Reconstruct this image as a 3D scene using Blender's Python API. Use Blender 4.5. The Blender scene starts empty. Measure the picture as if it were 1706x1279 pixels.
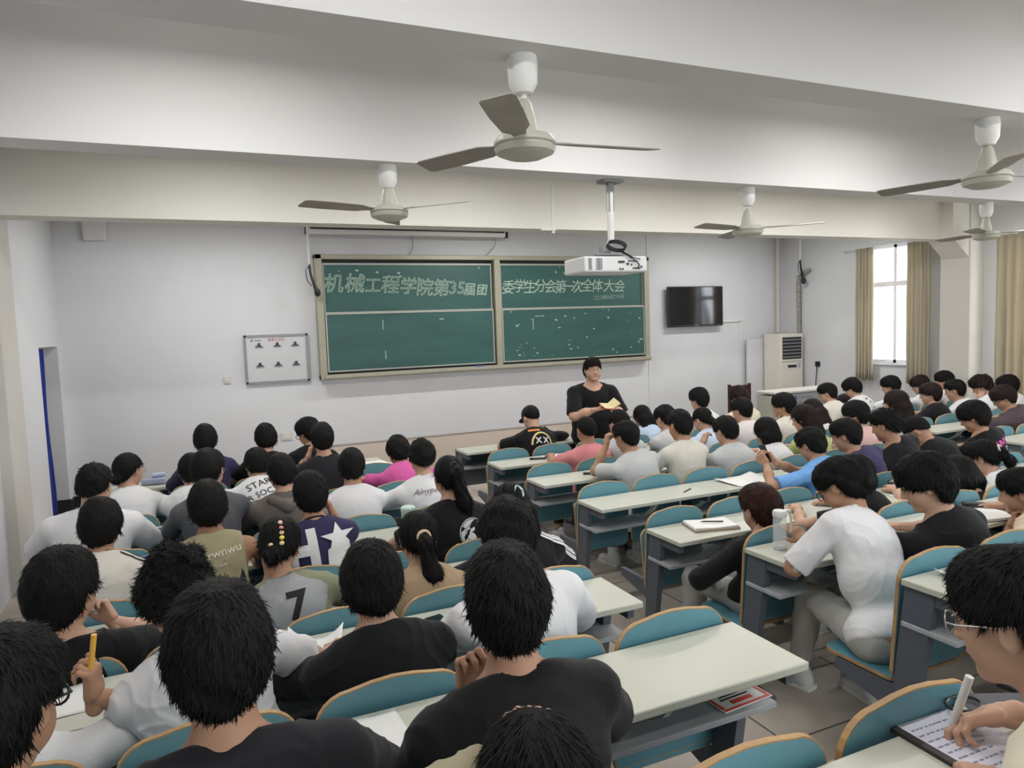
import bpy, bmesh, math, random
import numpy as np
from mathutils import Vector, Matrix
from mathutils.bvhtree import BVHTree
random.seed(7); rng = np.random.RandomState(5)
PI = math.pi
scene = bpy.context.scene
COL = scene.collection

# ------------------------------------------------------------------ camera
cam_d = bpy.data.cameras.new('camera'); cam = bpy.data.objects.new('camera', cam_d); COL.objects.link(cam)
RM = Matrix(((0.9120283, 0.06460911, -0.40500622), (-0.40865006, 0.0594191, -0.91075491), (-0.03477796, 0.99614007, 0.08059442)))
cam.matrix_world = Matrix.Translation((0, 0, 2.0928)) @ RM.to_4x4()
cam_d.sensor_fit = 'HORIZONTAL'; cam_d.sensor_width = 36.0; cam_d.lens = 1187.89 / 1706 * 36; cam_d.clip_start = 0.02; cam_d.clip_end = 200
scene.camera = cam
# ------------------------------------------------------------------ world, exposure, lights
scene.view_settings.view_transform = 'Standard'; scene.view_settings.look = 'None'
scene.view_settings.exposure = -0.22; scene.view_settings.gamma = 1.0; scene.view_settings.use_curve_mapping = False
W = bpy.data.worlds.new('world'); scene.world = W; W.use_nodes = True
bg = W.node_tree.nodes['Background']; bg.inputs[0].default_value = (0.90, 0.95, 1.0, 1); bg.inputs[1].default_value = 2.6

def area(name, loc, rot, sx, sy, power, col=(1, 1, 1)):
    d = bpy.data.lights.new(name, 'AREA'); d.shape = 'RECTANGLE'; d.size = sx; d.size_y = sy; d.energy = power; d.color = col
    o = bpy.data.objects.new(name, d); COL.objects.link(o); o.location = loc; o.rotation_euler = rot
    return o
# daylight entering by the tall windows of the right wall plus an added fill lamp at the rear
area('window_and_fill_light', (10.75, 7.98, 2.2), (0, math.radians(72), 0), 1.9, 0.9, 60, (0.9, 0.95, 1))
area('window_and_fill_light', (10.85, 4.3, 2.3), (0, math.radians(80), 0), 2.0, 3.6, 260, (0.97, 0.97, 0.95))
area('window_and_fill_light', (11.0, -0.9, 2.5), (0, math.radians(66), 0), 2.2, 4.4, 330, (0.95, 0.97, 1))
area('window_and_fill_light', (4.0, -5.2, 2.8), (math.radians(68), 0, 0), 7.0, 1.6, 300, (0.97, 0.98, 1))  # added rear fill, set outside an invented opening in the back wall
# ------------------------------------------------------------------ materials
MATS = {}
def mat(name, col, rough=0.6, metal=0.0, spec=0.4, noise=0.0, nscale=8.0, bump=0.0, bscale=60.0, alpha=1.0, trans=0.0, col2=None, emit=None, estr=0, sheen=0.0, coat=0.0, stretch=None):
    if name in MATS: return MATS[name]
    m = bpy.data.materials.new(name); m.use_nodes = True; nt = m.node_tree; b = nt.nodes['Principled BSDF']
    b.inputs['Base Color'].default_value = (*col, 1); b.inputs['Roughness'].default_value = rough; b.inputs['Metallic'].default_value = metal
    b.inputs['Specular IOR Level'].default_value = spec
    if trans: b.inputs['Transmission Weight'].default_value = trans
    if coat: b.inputs['Coat Weight'].default_value = coat
    if sheen: b.inputs['Sheen Weight'].default_value = sheen
    if alpha < 1: b.inputs['Alpha'].default_value = alpha
    if emit: b.inputs['Emission Color'].default_value = (*emit, 1); b.inputs['Emission Strength'].default_value = estr
    tc = nt.nodes.new('ShaderNodeTexCoord')
    src = tc.outputs['Object']
    if stretch:
        mp = nt.nodes.new('ShaderNodeMapping'); mp.inputs['Scale'].default_value = stretch; nt.links.new(src, mp.inputs[0]); src = mp.outputs[0]
    if noise or col2:
        n = nt.nodes.new('ShaderNodeTexNoise'); n.inputs['Scale'].default_value = nscale; n.inputs['Detail'].default_value = 6
        nt.links.new(src, n.inputs['Vector'])
        r = nt.nodes.new('ShaderNodeValToRGB'); c2 = col2 if col2 else tuple(max(0, c * (1 - noise)) for c in col)
        r.color_ramp.elements[0].position = 0.35; r.color_ramp.elements[1].position = 0.68
        r.color_ramp.elements[0].color = (*c2, 1); r.color_ramp.elements[1].color = (*col, 1)
        nt.links.new(n.outputs['Fac'], r.inputs[0]); nt.links.new(r.outputs[0], b.inputs['Base Color'])
    if bump:
        n2 = nt.nodes.new('ShaderNodeTexNoise'); n2.inputs['Scale'].default_value = bscale; n2.inputs['Detail'].default_value = 4
        nt.links.new(src, n2.inputs['Vector'])
        bp = nt.nodes.new('ShaderNodeBump'); bp.inputs['Strength'].default_value = bump; bp.inputs['Distance'].default_value = 0.01
        nt.links.new(n2.outputs['Fac'], bp.inputs['Height']); nt.links.new(bp.outputs[0], b.inputs['Normal'])
    MATS[name] = m; return m
wall_m = mat('wall_paint', (0.695, 0.705, 0.725), 0.7, noise=0.05, nscale=1.2, bump=0.05, bscale=30)
beam_m = mat('beam_paint', (0.72, 0.705, 0.645), 0.75, noise=0.08, nscale=0.9, bump=0.06, bscale=25)
beam_w = mat('beam_paint_white', (0.70, 0.695, 0.685), 0.75, noise=0.06, nscale=0.8, bump=0.05, bscale=25)
col_m = mat('column_paint', (0.62, 0.60, 0.56), 0.75, noise=0.07, nscale=1.5, bump=0.06)
ceil_m = mat('ceiling_paint', (0.78, 0.78, 0.76), 0.8, noise=0.04)
pink_m = mat('wainscot_paint', (0.70, 0.60, 0.52), 0.7, noise=0.06, nscale=2)
black_m = mat('black_baseboard', (0.02, 0.02, 0.022), 0.5)
desk_m = mat('desk_laminate', (0.58, 0.585, 0.50), 0.35, noise=0.05, nscale=3, bump=0.02, bscale=80)
desk_edge = mat('desk_edge', (0.62, 0.63, 0.55), 0.5, noise=0.25, nscale=14)
shelf_m = mat('shelf_grey', (0.42, 0.44, 0.46), 0.5, noise=0.18, nscale=6)
steel_m = mat('dark_grey_steel', (0.10, 0.115, 0.14), 0.5, spec=0.5, noise=0.12, nscale=5)
blue_m = mat('blue_seat_laminate', (0.118, 0.305, 0.375), 0.38, noise=0.10, nscale=4, spec=0.5)
wood_m = mat('plywood_edge', (0.50, 0.31, 0.12), 0.5, noise=0.3, nscale=20, col2=(0.38, 0.24, 0.13))
panel_m = mat('grey_panel', (0.20, 0.215, 0.24), 0.5, noise=0.1)
alu_m = mat('board_frame_metal', (0.42, 0.40, 0.31), 0.45, metal=0.25, noise=0.1, nscale=10)
chalk_m = mat('chalk', (0.60, 0.70, 0.60), 0.9, col2=(0.30, 0.44, 0.36), nscale=38)
white_pl = mat('white_plastic', (0.72, 0.72, 0.70), 0.4)
cream_pl = mat('cream_plastic', (0.66, 0.64, 0.56), 0.45, noise=0.05)
fan_m = mat('fan_enamel', (0.50, 0.50, 0.42), 0.4, noise=0.12, nscale=6)
blade_m = mat('fan_blade', (0.30, 0.28, 0.24), 0.45, noise=0.15, nscale=8)
dark_pl = mat('black_plastic', (0.015, 0.015, 0.017), 0.3)
grey_pl = mat('grey_plastic', (0.25, 0.25, 0.26), 0.5)
lens_m = mat('spectacle_lens', (0.6, 0.63, 0.65), 0.1, alpha=0.08, spec=0.2)
paper_m = mat('paper', (0.80, 0.80, 0.78), 0.8, noise=0.03)
SK = [mat('skin_light', (0.56, 0.34, 0.24), 0.5, noise=0.10, nscale=9, spec=0.3),
      mat('skin_medium', (0.46, 0.26, 0.165), 0.5, noise=0.10, nscale=9, spec=0.3),
      mat('skin_tan', (0.35, 0.185, 0.11), 0.5, noise=0.10, nscale=9, spec=0.3)]
HM = {'black': mat('hair_black', (0.0075, 0.007, 0.007), 0.62, spec=0.14, bump=0.6, bscale=90, col2=(0.006, 0.006, 0.006), nscale=30, stretch=(1, 1, 0.25)),
      'brown': mat('hair_dark_brown', (0.020, 0.012, 0.011), 0.6, spec=0.15, bump=0.5, bscale=90, col2=(0.012, 0.008, 0.007), nscale=30, stretch=(1, 1, 0.25)),
      'red': mat('hair_reddish_brown', (0.045, 0.016, 0.013), 0.6, spec=0.15, bump=0.5, bscale=90, col2=(0.022, 0.010, 0.008), nscale=30, stretch=(1, 1, 0.25))}
def cloth(name, col, **k):
    return mat('cloth_' + name, col, 0.85, spec=0.15, noise=k.pop('noise', 0.06), nscale=k.pop('nscale', 5), bump=0.25, bscale=k.pop('bscale', 22), sheen=0.1, **k)

# ------------------------------------------------------------------ mesh helpers
def add_mesh_object(name, V, F, m, parent=None, smooth=True):
    """V: (n,3) array, F: list of (k,4|3) arrays"""
    me = bpy.data.meshes.new(name); V = np.asarray(V, np.float32)
    Fs = [np.asarray(f, np.int32) for f in (F if isinstance(F, list) else [F]) if len(f)]
    me.vertices.add(len(V)); me.vertices.foreach_set('co', V.ravel())
    loops = np.concatenate([f.ravel() for f in Fs]); me.loops.add(len(loops)); me.loops.foreach_set('vertex_index', loops)
    tot = np.concatenate([np.full(len(f), f.shape[1], np.int32) for f in Fs]); st = np.concatenate([[0], np.cumsum(tot)[:-1]]).astype(np.int32)
    me.polygons.add(len(tot)); me.polygons.foreach_set('loop_start', st)
    if smooth: me.polygons.foreach_set('use_smooth', np.ones(len(tot), bool))
    me.update(calc_edges=True); me.materials.append(m)
    o = bpy.data.objects.new(name, me); COL.objects.link(o)
    if parent: o.parent = parent
    return o
class MB:
    """collects shapes, links them as one mesh object"""
    def __init__(s): s.bm = bmesh.new()
    def _xf(s, vs, M):
        if M is not None:
            for v in vs: v.co = M @ v.co
    def box(s, c, d, M=None, bev=0.0, seg=2):
        x, y, z = c; a, b, e = (k / 2 for k in d)
        vs = [s.bm.verts.new((x + i * a, y + j * b, z + k * e)) for i in (-1, 1) for j in (-1, 1) for k in (-1, 1)]
        fs = [s.bm.faces.new([vs[i] for i in q]) for q in ((0, 1, 3, 2), (4, 6, 7, 5), (0, 4, 5, 1), (2, 3, 7, 6), (0, 2, 6, 4), (1, 5, 7, 3))]
        if bev:
            es = list({e for f in fs for e in f.edges})
            r = bmesh.ops.bevel(s.bm, geom=es, offset=bev, segments=seg, profile=0.5, affect='EDGES')
            vs = list({v for f in r['faces'] for v in f.verts} | {v for v in vs if v.is_valid})
        s._xf(vs, M); return s
    def prism(s, pts, a0, a1, axis=0, M=None):
        """pts polygon in the two other axes, extruded along axis from a0 to a1"""
        def P(p, a): q = [0, 0, 0]; o = [i for i in range(3) if i != axis]; q[axis] = a; q[o[0]] = p[0]; q[o[1]] = p[1]; return q
        A = [s.bm.verts.new(P(p, a0)) for p in pts]; B = [s.bm.verts.new(P(p, a1)) for p in pts]; n = len(pts)
        s.bm.faces.new(A[::-1]); s.bm.faces.new(B)
        for i in range(n): s.bm.faces.new((A[i], A[(i + 1) % n], B[(i + 1) % n], B[i]))
        s._xf(A + B, M); return s
    def lathe(s, prof, seg=24, M=None, cap=True):
        rings = []
        for r, z in prof: rings.append([s.bm.verts.new((r * math.cos(2 * PI * i / seg), r * math.sin(2 * PI * i / seg), z)) for i in range(seg)])
        for a, b in zip(rings, rings[1:]):
            for i in range(seg): s.bm.faces.new((a[i], a[(i + 1) % seg], b[(i + 1) % seg], b[i]))
        if cap:
            s.bm.faces.new(rings[0][::-1]); s.bm.faces.new(rings[-1])
        s._xf([v for r in rings for v in r], M); return s
    def tube(s, pts, r, seg=8, M=None, closed=False):
        pts = [Vector(p) for p in pts]; n = len(pts); rings = []; rr = r if isinstance(r, (list, tuple)) else [r] * n
        up = None
        for i, p in enumerate(pts):
            if closed: t = pts[(i + 1) % n] - pts[i - 1]
            else: t = pts[min(i + 1, n - 1)] - pts[max(i - 1, 0)]
            t.normalize()
            if up is None: up = Vector((0, 0, 1)) if abs(t.z) < 0.9 else Vector((1, 0, 0))
            a = t.cross(up); a.normalize(); b = a.cross(t); b.normalize(); up = b
            rings.append([s.bm.verts.new(p + rr[i] * (a * math.cos(2 * PI * k / seg) + b * math.sin(2 * PI * k / seg))) for k in range(seg)])
        prs = list(zip(rings, rings[1:])) + ([(rings[-1], rings[0])] if closed else [])
        for A, B in prs:
            for k in range(seg): s.bm.faces.new((A[k], A[(k + 1) % seg], B[(k + 1) % seg], B[k]))
        if not closed: s.bm.faces.new(rings[0][::-1]); s.bm.faces.new(rings[-1])
        s._xf([v for r in rings for v in r], M); return s
    def cyl(s, p0, p1, r, seg=16): return s.tube([p0, p1], r, seg)
    def build(s, name, m, parent=None, smooth=None, loc=None):
        bmesh.ops.recalc_face_normals(s.bm, faces=s.bm.faces)
        me = bpy.data.meshes.new(name); s.bm.to_mesh(me); s.bm.free(); me.materials.append(m)
        if smooth:
            for p in me.polygons: p.use_smooth = True
            try: me.set_sharp_from_angle(angle=math.radians(40))
            except Exception: pass
        o = bpy.data.objects.new(name, me); COL.objects.link(o)
        if parent: o.parent = parent
        if loc is not None: o.location = loc
        return o
def empty(name, loc=(0, 0, 0), rz=0, label=None, cat=None, group=None):
    o = bpy.data.objects.new(name, None); COL.objects.link(o); o.location = loc; o.rotation_euler = (0, 0, rz); o.empty_display_size = 0.1
    tag(o, label, cat, group); return o
def tag(o, label=None, cat=None, group=None, kind=None):
    if label: o['label'] = label
    if cat: o['category'] = cat
    if group: o['group'] = group
    if kind: o['kind'] = kind
    return o
def struct(mb, name, m, parent=None, smooth=None):
    o = mb.build(name, m, parent, smooth)
    if not parent: o['kind'] = 'structure'
    return o

# ================================================================== ROOM
XL, XR, YF, YB, ZT = -1.5, 10.35, 10.4, -4.6, 3.9
struct(MB().box(((XL + XR) / 2, YF + 0.12, ZT / 2), (XR - XL + 0.8, 0.24, ZT)), 'wall_front', wall_m)
mb = MB(); mb.box(((XL + XR) / 2, YB - 0.12, 0.75), (XR - XL + 0.8, 0.24, 1.5)).box(((XL + XR) / 2, YB - 0.12, 3.6), (XR - XL + 0.8, 0.24, 0.6)); mb.box(((XL - .4 + .6) / 2, YB - 0.12, 2.4), (1.0 - XL, 0.24, 1.8)).box(((XR + .4 + 7.4) / 2, YB - 0.12, 2.4), (XR + .4 - 7.4, 0.24, 1.8)); struct(mb, 'wall_back', wall_m)
mb = MB(); mb.box((4.0, YB - .1, 1.53), (6.8, .08, .06)).box((4.0, YB - .1, 3.27), (6.8, .08, .06)); [mb.box((.63 + i * 1.348, YB - .1, 2.4), (.06, .08, 1.8)) for i in range(6)]
struct(mb, 'window_4', mat('window_frame_paint', (0.78, 0.78, 0.82), 0.4))  # unseen window frame, added to give the rear fill lamp an opening
mb = MB()   # left wall with doorway Y 9.0..10.15
mb.box((XL - 0.12, (YB + 9.0) / 2, ZT / 2), (0.24, 9.0 - YB, ZT)); mb.box((XL - 0.12, (10.15 + YF) / 2, ZT / 2), (0.24, YF - 10.15, ZT))
mb.box((XL - 0.12, 9.575, (2.04 + ZT) / 2), (0.24, 1.15, ZT - 2.04)); struct(mb, 'wall_left', wall_m)
mb = MB()   # right wall with window openings
wins = [(7.56, 8.62, 1.28, 3.2), (2.4, 6.2, 1.0, 3.15), (-3.2, 1.4, 1.0, 3.15)]
ys = YB
for (a, b, z0, z1) in sorted(wins):
    mb.box((XR + 0.12, (ys + a) / 2, ZT / 2), (0.24, a - ys, ZT)); mb.box((XR + 0.12, (a + b) / 2, z0 / 2), (0.24, b - a, z0))
    mb.box((XR + 0.12, (a + b) / 2, (z1 + ZT) / 2), (0.24, b - a, ZT - z1)); ys = b
mb.box((XR + 0.12, (ys + YF) / 2, ZT / 2), (0.24, YF - ys, ZT)); struct(mb, 'wall_right', wall_m)
struct(MB().box(((XL + XR) / 2, (YF + YB) / 2, ZT + 0.1), (XR - XL + 0.8, YF - YB + 0.8, 0.2)), 'ceiling', ceil_m)
# floor: flat front, low steps under the back rows
fm = bpy.data.materials.new('terrazzo_floor'); fm.use_nodes = True; nt = fm.node_tree; b = nt.nodes['Principled BSDF']
tc = nt.nodes.new('ShaderNodeTexCoord'); br = nt.nodes.new('ShaderNodeTexBrick')
br.offset = 0; br.inputs['Scale'].default_value = 1.0; br.inputs['Brick Width'].default_value = 0.8; br.inputs['Row Height'].default_value = 0.8; br.inputs['Mortar Size'].default_value = 0.006
br.inputs['Color1'].default_value = (0.52, 0.46, 0.39, 1); br.inputs['Color2'].default_value = (0.48, 0.42, 0.36, 1); br.inputs['Mortar'].default_value = (0.12, 0.105, 0.09, 1)
n1 = nt.nodes.new('ShaderNodeTexNoise'); n1.inputs['Scale'].default_value = 1.6; n1.inputs['Detail'].default_value = 8
n2 = nt.nodes.new('ShaderNodeTexNoise'); n2.inputs['Scale'].default_value = 90; n2.inputs['Detail'].default_value = 2
cr = nt.nodes.new('ShaderNodeValToRGB'); cr.color_ramp.elements[0].position = 0.35; cr.color_ramp.elements[1].position = 0.62
cr.color_ramp.elements[0].color = (0.62, 0.62, 0.62, 1); cr.color_ramp.elements[1].color = (1, 1, 1, 1)
cr2 = nt.nodes.new('ShaderNodeValToRGB'); cr2.color_ramp.elements[0].position = 0.3; cr2.color_ramp.elements[0].color = (0.75, 0.75, 0.75, 1)
mx = nt.nodes.new('ShaderNodeMix'); mx.data_type = 'RGBA'; mx.blend_type = 'MULTIPLY'; mx.inputs[0].default_value = 0.9
mx2 = nt.nodes.new('ShaderNodeMix'); mx2.data_type = 'RGBA'; mx2.blend_type = 'MULTIPLY'; mx2.inputs[0].default_value = 0.6
for n in (br, n1, n2): nt.links.new(tc.outputs['Object'], n.inputs['Vector'])
nt.links.new(n1.outputs['Fac'], cr.inputs[0]); nt.links.new(n2.outputs['Fac'], cr2.inputs[0])
nt.links.new(br.outputs['Color'], mx.inputs[6]); nt.links.new(cr.outputs[0], mx.inputs[7]); nt.links.new(mx.outputs[2], mx2.inputs[6]); nt.links.new(cr2.outputs[0], mx2.inputs[7])
nt.links.new(mx2.outputs[2], b.inputs['Base Color']); b.inputs['Roughness'].default_value = 0.42
mb = MB(); xs = (XR + XL) / 2; wx = XR - XL + 0.8
mb.box((xs - 0.9, (YF + 2.95) / 2 + 0.4, -0.1), (wx + 1.8, YF - 2.95 + 0.8, 0.2)); mb.box((xs, 2.5, -0.04), (wx, 0.9, 0.32)); mb.box((xs, 1.6, 0.02), (wx, 0.9, 0.44))
mb.box((xs, 0.70, 0.09), (wx, 0.9, 0.58)); mb.box((xs, (0.25 + YB) / 2, 0.15), (wx, 0.25 - YB, 0.70)); struct(mb, 'floor', fm)
# beams
struct(MB().box((xs, 2.47, 3.5), (XR - XL, 0.22, 0.8)), 'trim_1', beam_w)
struct(MB().box((xs, 4.37, 3.5), (XR - XL, 0.22, 0.8)), 'trim_2', beam_w)
mb = MB(); mb.box((xs, 6.92, 3.5), (XR - XL, 0.26, 0.8)); mb.prism([(9.70, 3.11), (10.06, 2.83), (10.06, 3.11)], 6.62, 7.0, axis=1); mb.box((9.95, 6.72, 3.5), (.5, .2, .8))
struct(mb, 'trim_3', beam_m)
for nm, y in (('trim_4', 0.2), ('trim_5', -2.4)): struct(MB().box((xs, y, 3.5), (XR - XL, 0.22, 0.8)), nm, beam_w)
struct(MB().box((10.05 + 0.19, 6.82, 1.95), (0.38, 0.44, 3.9), bev=0.006), 'trim_6', col_m)        # column at right wall
struct(MB().box((XL + 0.04, 7.3, 1.95), (0.09, 0.6, 3.9), bev=0.006), 'trim_7', col_m)          # column at left wall
# wainscot band under the blackboard, baseboards, seam strip
mb = MB(); mb.box((4.5, YF - 0.015, 0.235), (6.5, 0.03, 0.47)); struct(mb, 'trim_8', pink_m)
mb = MB(); mb.tube([(1.25, YF - 0.03, 0.02), (1.25, YF - 0.03, 0.42), (1.30, YF - 0.03, 0.47), (7.75, YF - 0.03, 0.47)], 0.014); struct(mb, 'trim_9', mat('wainscot_cap', (0.45, 0.42, 0.40), 0.6))
struct(MB().box(((XL + 1.25) / 2, YF - 0.01, 0.07), (1.25 - XL, 0.02, 0.14)), 'baseboard_front', black_m)
mb = MB(); mb.box((XL - 0.12, 10.14, 0.08), (0.26, 0.02, 0.16)); mb.box((XL + 0.01, 10.275, 0.07), (0.02, 0.25, 0.14)); mb.box((XL + 0.01, 8.3, 0.07), (0.02, 1.4, 0.14)); struct(mb, 'baseboard_left', black_m)
mb = MB(); mb.box((XR - 0.01, 8.8, 0.07), (0.02, 3.2, 0.14)); struct(mb, 'baseboard_right', black_m)
struct(MB().box((7.26, YF - 0.006, 1.95), (0.022, 0.012, 3.9)), 'trim_10', white_pl)
# doorway: jambs, corridor wall beyond, open blue leaf
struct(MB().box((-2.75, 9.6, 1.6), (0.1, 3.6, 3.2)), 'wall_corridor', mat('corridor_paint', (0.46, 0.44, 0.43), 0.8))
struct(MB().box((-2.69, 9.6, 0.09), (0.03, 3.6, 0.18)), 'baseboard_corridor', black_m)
struct(MB().box((-2.2, 9.5, 3.25), (1.2, 3.8, 0.1)), 'ceiling_corridor', ceil_m)
struct(MB().box((-2.2, 11.35, 1.6), (1.2, 0.1, 3.2)), 'wall_corridor_end', wall_m)
struct(MB().box((-2.2, 7.75, 1.6), (1.2, 0.1, 3.2)), 'wall_corridor_start', wall_m)
# blue curtain in doorway
def curtain(name, x0, y0, x1, y1, z0, z1, folds, depth, m, label, cat='curtain', group=None, seed=0, gather=0.0):
    r = np.random.RandomState(seed); L = math.hypot(x1 - x0, y1 - y0); n = folds * 10; nz = 14
    dx, dy = (x1 - x0) / L, (y1 - y0) / L; ph = np.cumsum(r.uniform(0.7, 1.3, n + 1)); ph = ph / ph[-1] * folds * 2 * PI
    amp = depth * np.interp(np.arange(n + 1), np.linspace(0, n, folds + 2), r.uniform(0.55, 1.2, folds + 2))
    V = []
    for j in range(nz + 1):
        t = j / nz
        for i in range(n + 1):
            u = i / n * L; w = amp[i] * math.sin(ph[i]) * (0.7 + 0.3 * t) + 0.008 * math.sin(7 * t + i * 0.3)
            V.append((x0 + dx * u - dy * w, y0 + dy * u + dx * w, z1 + (z0 - z1) * t + (0.012 * math.sin(i * 0.37) if j == nz else 0)))
    V = np.array(V); F = [(j * (n + 1) + i, j * (n + 1) + i + 1, (j + 1) * (n + 1) + i + 1, (j + 1) * (n + 1) + i) for j in range(nz) for i in range(n)]
    o = add_mesh_object(name, V, np.array(F), m)
    md = o.modifiers.new('thickness', 'SOLIDIFY'); md.thickness = 0.004
    return tag(o, label, cat, group)
blue_c = cloth('blue_drape', (0.012, 0.03, 0.22))
curtain('door_curtain', -1.56, 9.04, -1.56, 9.46, 0.12, 2.02, 4, 0.03, blue_c, 'dark blue curtain hanging in the open doorway at left', seed=3)
cur_m = mat('curtain_fabric', (0.58, 0.53, 0.42), 0.85, spec=0.1, noise=0.08, nscale=6, stretch=(1, 1, 0.1))
ct = cur_m.node_tree; tl_ = ct.nodes.new('ShaderNodeBsdfTranslucent'); tl_.inputs[0].default_value = (.62, .55, .42, 1); mxs = ct.nodes.new('ShaderNodeMixShader'); mxs.inputs[0].default_value = .30
ct.links.new(ct.nodes['Principled BSDF'].outputs[0], mxs.inputs[1]); ct.links.new(tl_.outputs[0], mxs.inputs[2]); ct.links.new(mxs.outputs[0], ct.nodes['Material Output'].inputs['Surface'])
curtain('window_curtain', 10.22, 8.66, 10.22, 8.30, 1.0, 3.17, 6, 0.035, cur_m, 'gathered beige curtain at the left side of the bright window', seed=4)
curtain('window_curtain', 10.20, 7.70, 10.20, 7.30, 0.98, 3.17, 6, 0.035, cur_m, 'gathered beige curtain at the right side of the bright window', seed=5)
curtain('window_curtain', 10.16, 6.32, 10.16, 2.2, 0.7, 3.10, 34, 0.045, cur_m, 'long drawn beige curtain beyond the right column', seed=6)
# curtain rods
def rod(y0, y1, z, label):
    o = MB().tube([(10.2, y0, z), (10.2, y1, z)], 0.012).tube([(10.2, y0, z), (10.34, y0, z)], 0.009).tube([(10.2, y1, z), (10.34, y1, z)], 0.009).build('curtain_rod', white_pl, smooth=True)
    tag(o, label, 'curtain rod')
rod(8.95, 7.2, 3.185, 'white curtain rod above the bright window, near the corner'); rod(6.38, 2.1, 3.115, 'white curtain rod carrying the long drawn curtain at right edge')
# windows
frame_m = mat('window_frame_paint', (0.78, 0.78, 0.82), 0.4)
glass_m = mat('window_glass', (0.95, 0.97, 1.0), 0.02, alpha=0.12)
for wi, (a, b, z0, z1) in enumerate(wins):
    mb = MB(); x = XR + 0.14; t = 0.05
    mb.box((x, (a + b) / 2, z0 + t / 2), (0.06, b - a, t)); mb.box((x, (a + b) / 2, z1 - t / 2), (0.06, b - a, t)); zt = z0 + (z1 - z0) * 0.67
    mb.box((x, a + t / 2, (z0 + z1) / 2), (0.06, t, z1 - z0)); mb.box((x, b - t / 2, (z0 + z1) / 2), (0.06, t, z1 - z0)); mb.box((x, (a + b) / 2, zt), (0.07, b - a, 0.08))
    nv = max(2, int(round((b - a) / 0.7)))
    for i in range(1, nv): mb.box((x, a + (b - a) * i / nv, (z0 + z1) / 2), (0.06, 0.05, z1 - z0))
    o = struct(mb, 'window_%d' % (wi + 1), frame_m)
    MB().box((x, (a + b) / 2, (z0 + z1) / 2), (0.008, b - a - 0.02, z1 - z0 - 0.02)).build('pane', glass_m, o)
    MB().box((XR + 0.02, (a + b) / 2, z0 - 0.015), (0.12, b - a + 0.08, 0.03)).build('window_sill', frame_m, o)
# the pale building across the yard, seen washed out through the glass
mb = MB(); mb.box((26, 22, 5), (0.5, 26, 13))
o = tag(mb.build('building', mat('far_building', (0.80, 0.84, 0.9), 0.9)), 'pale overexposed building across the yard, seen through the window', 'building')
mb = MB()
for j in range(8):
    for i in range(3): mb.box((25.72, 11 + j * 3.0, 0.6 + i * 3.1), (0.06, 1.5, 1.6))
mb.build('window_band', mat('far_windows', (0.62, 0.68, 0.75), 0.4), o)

# ------------------------------------------------------------------ text helper
def text_geo(body, size, outline=False, bevel=0.0, maxedge=None, shear=0.0):
    cu = bpy.data.curves.new('t', 'FONT'); cu.body = body; cu.size = size; cu.align_x = 'CENTER'; cu.align_y = 'CENTER'; cu.resolution_u = 2; cu.shear = shear
    if outline: cu.fill_mode = 'NONE'; cu.bevel_depth = bevel; cu.bevel_resolution = 0
    elif bevel: cu.offset = bevel
    o = bpy.data.objects.new('t', cu); COL.objects.link(o); dg = bpy.context.evaluated_depsgraph_get()
    me = o.evaluated_get(dg).to_mesh(); bm = bmesh.new(); bm.from_mesh(me)
    if maxedge:
        bmesh.ops.triangulate(bm, faces=bm.faces)
        for _ in range(5):
            es = [e for e in bm.edges if e.calc_length() > maxedge]
            if not es: break
            bmesh.ops.subdivide_edges(bm, edges=es, cuts=1); bmesh.ops.triangulate(bm, faces=bm.faces)
    bm.verts.index_update()
    V = np.array([v.co[:] for v in bm.verts]).reshape(-1, 3); F = [[v.index for v in f.verts] for f in bm.faces]; bm.free()
    o.evaluated_get(dg).to_mesh_clear(); bpy.data.objects.remove(o); bpy.data.curves.remove(cu)
    return V, F
def geo_obj(name, V, F, m, parent=None):
    me = bpy.data.meshes.new(name); me.from_pydata([tuple(v) for v in V], [], F); me.update(); me.materials.append(m)
    o = bpy.data.objects.new(name, me); COL.objects.link(o)
    if parent: o.parent = parent
    return o
def merge_geo(gs):
    V = []; F = []; n = 0
    for v, f in gs: V += [tuple(p) for p in v]; F += [[i + n for i in q] for q in f]; n += len(v)
    return V, F

# ------------------------------------------------------------------ blackboard
bb = empty('blackboard', (4.42, YF, 1.43), 0, 'wide green sliding blackboard with chalk lettering on the front wall', 'blackboard')
gm = bpy.data.materials.new('green_board'); gm.use_nodes = True; nt = gm.node_tree; b = nt.nodes['Principled BSDF']; b.inputs['Roughness'].default_value = 0.42
tc = nt.nodes.new('ShaderNodeTexCoord'); mp = nt.nodes.new('ShaderNodeMapping'); mp.inputs['Scale'].default_value = (0.5, 1, 2.6)
n1 = nt.nodes.new('ShaderNodeTexNoise'); n1.inputs['Scale'].default_value = 1.6; n1.inputs['Detail'].default_value = 7; cr = nt.nodes.new('ShaderNodeValToRGB')
cr.color_ramp.elements[0].position = 0.3; cr.color_ramp.elements[0].color = (0.021, 0.088, 0.080, 1); cr.color_ramp.elements[1].position = 0.75; cr.color_ramp.elements[1].color = (0.038, 0.135, 0.118, 1)
nt.links.new(tc.outputs['Object'], mp.inputs[0]); nt.links.new(mp.outputs[0], n1.inputs['Vector']); nt.links.new(n1.outputs['Fac'], cr.inputs[0]); nt.links.new(cr.outputs[0], b.inputs['Base Color'])
def bpart(mb, name, m, parent=bb, smooth=None):
    o = mb.build(name, m, parent, smooth); o.matrix_parent_inverse = Matrix.Translation((-4.42, -YF, -1.43)); return o
BX0, BX1, BZ0, BZ1 = 1.62, 7.20, 1.43, 3.19
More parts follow.
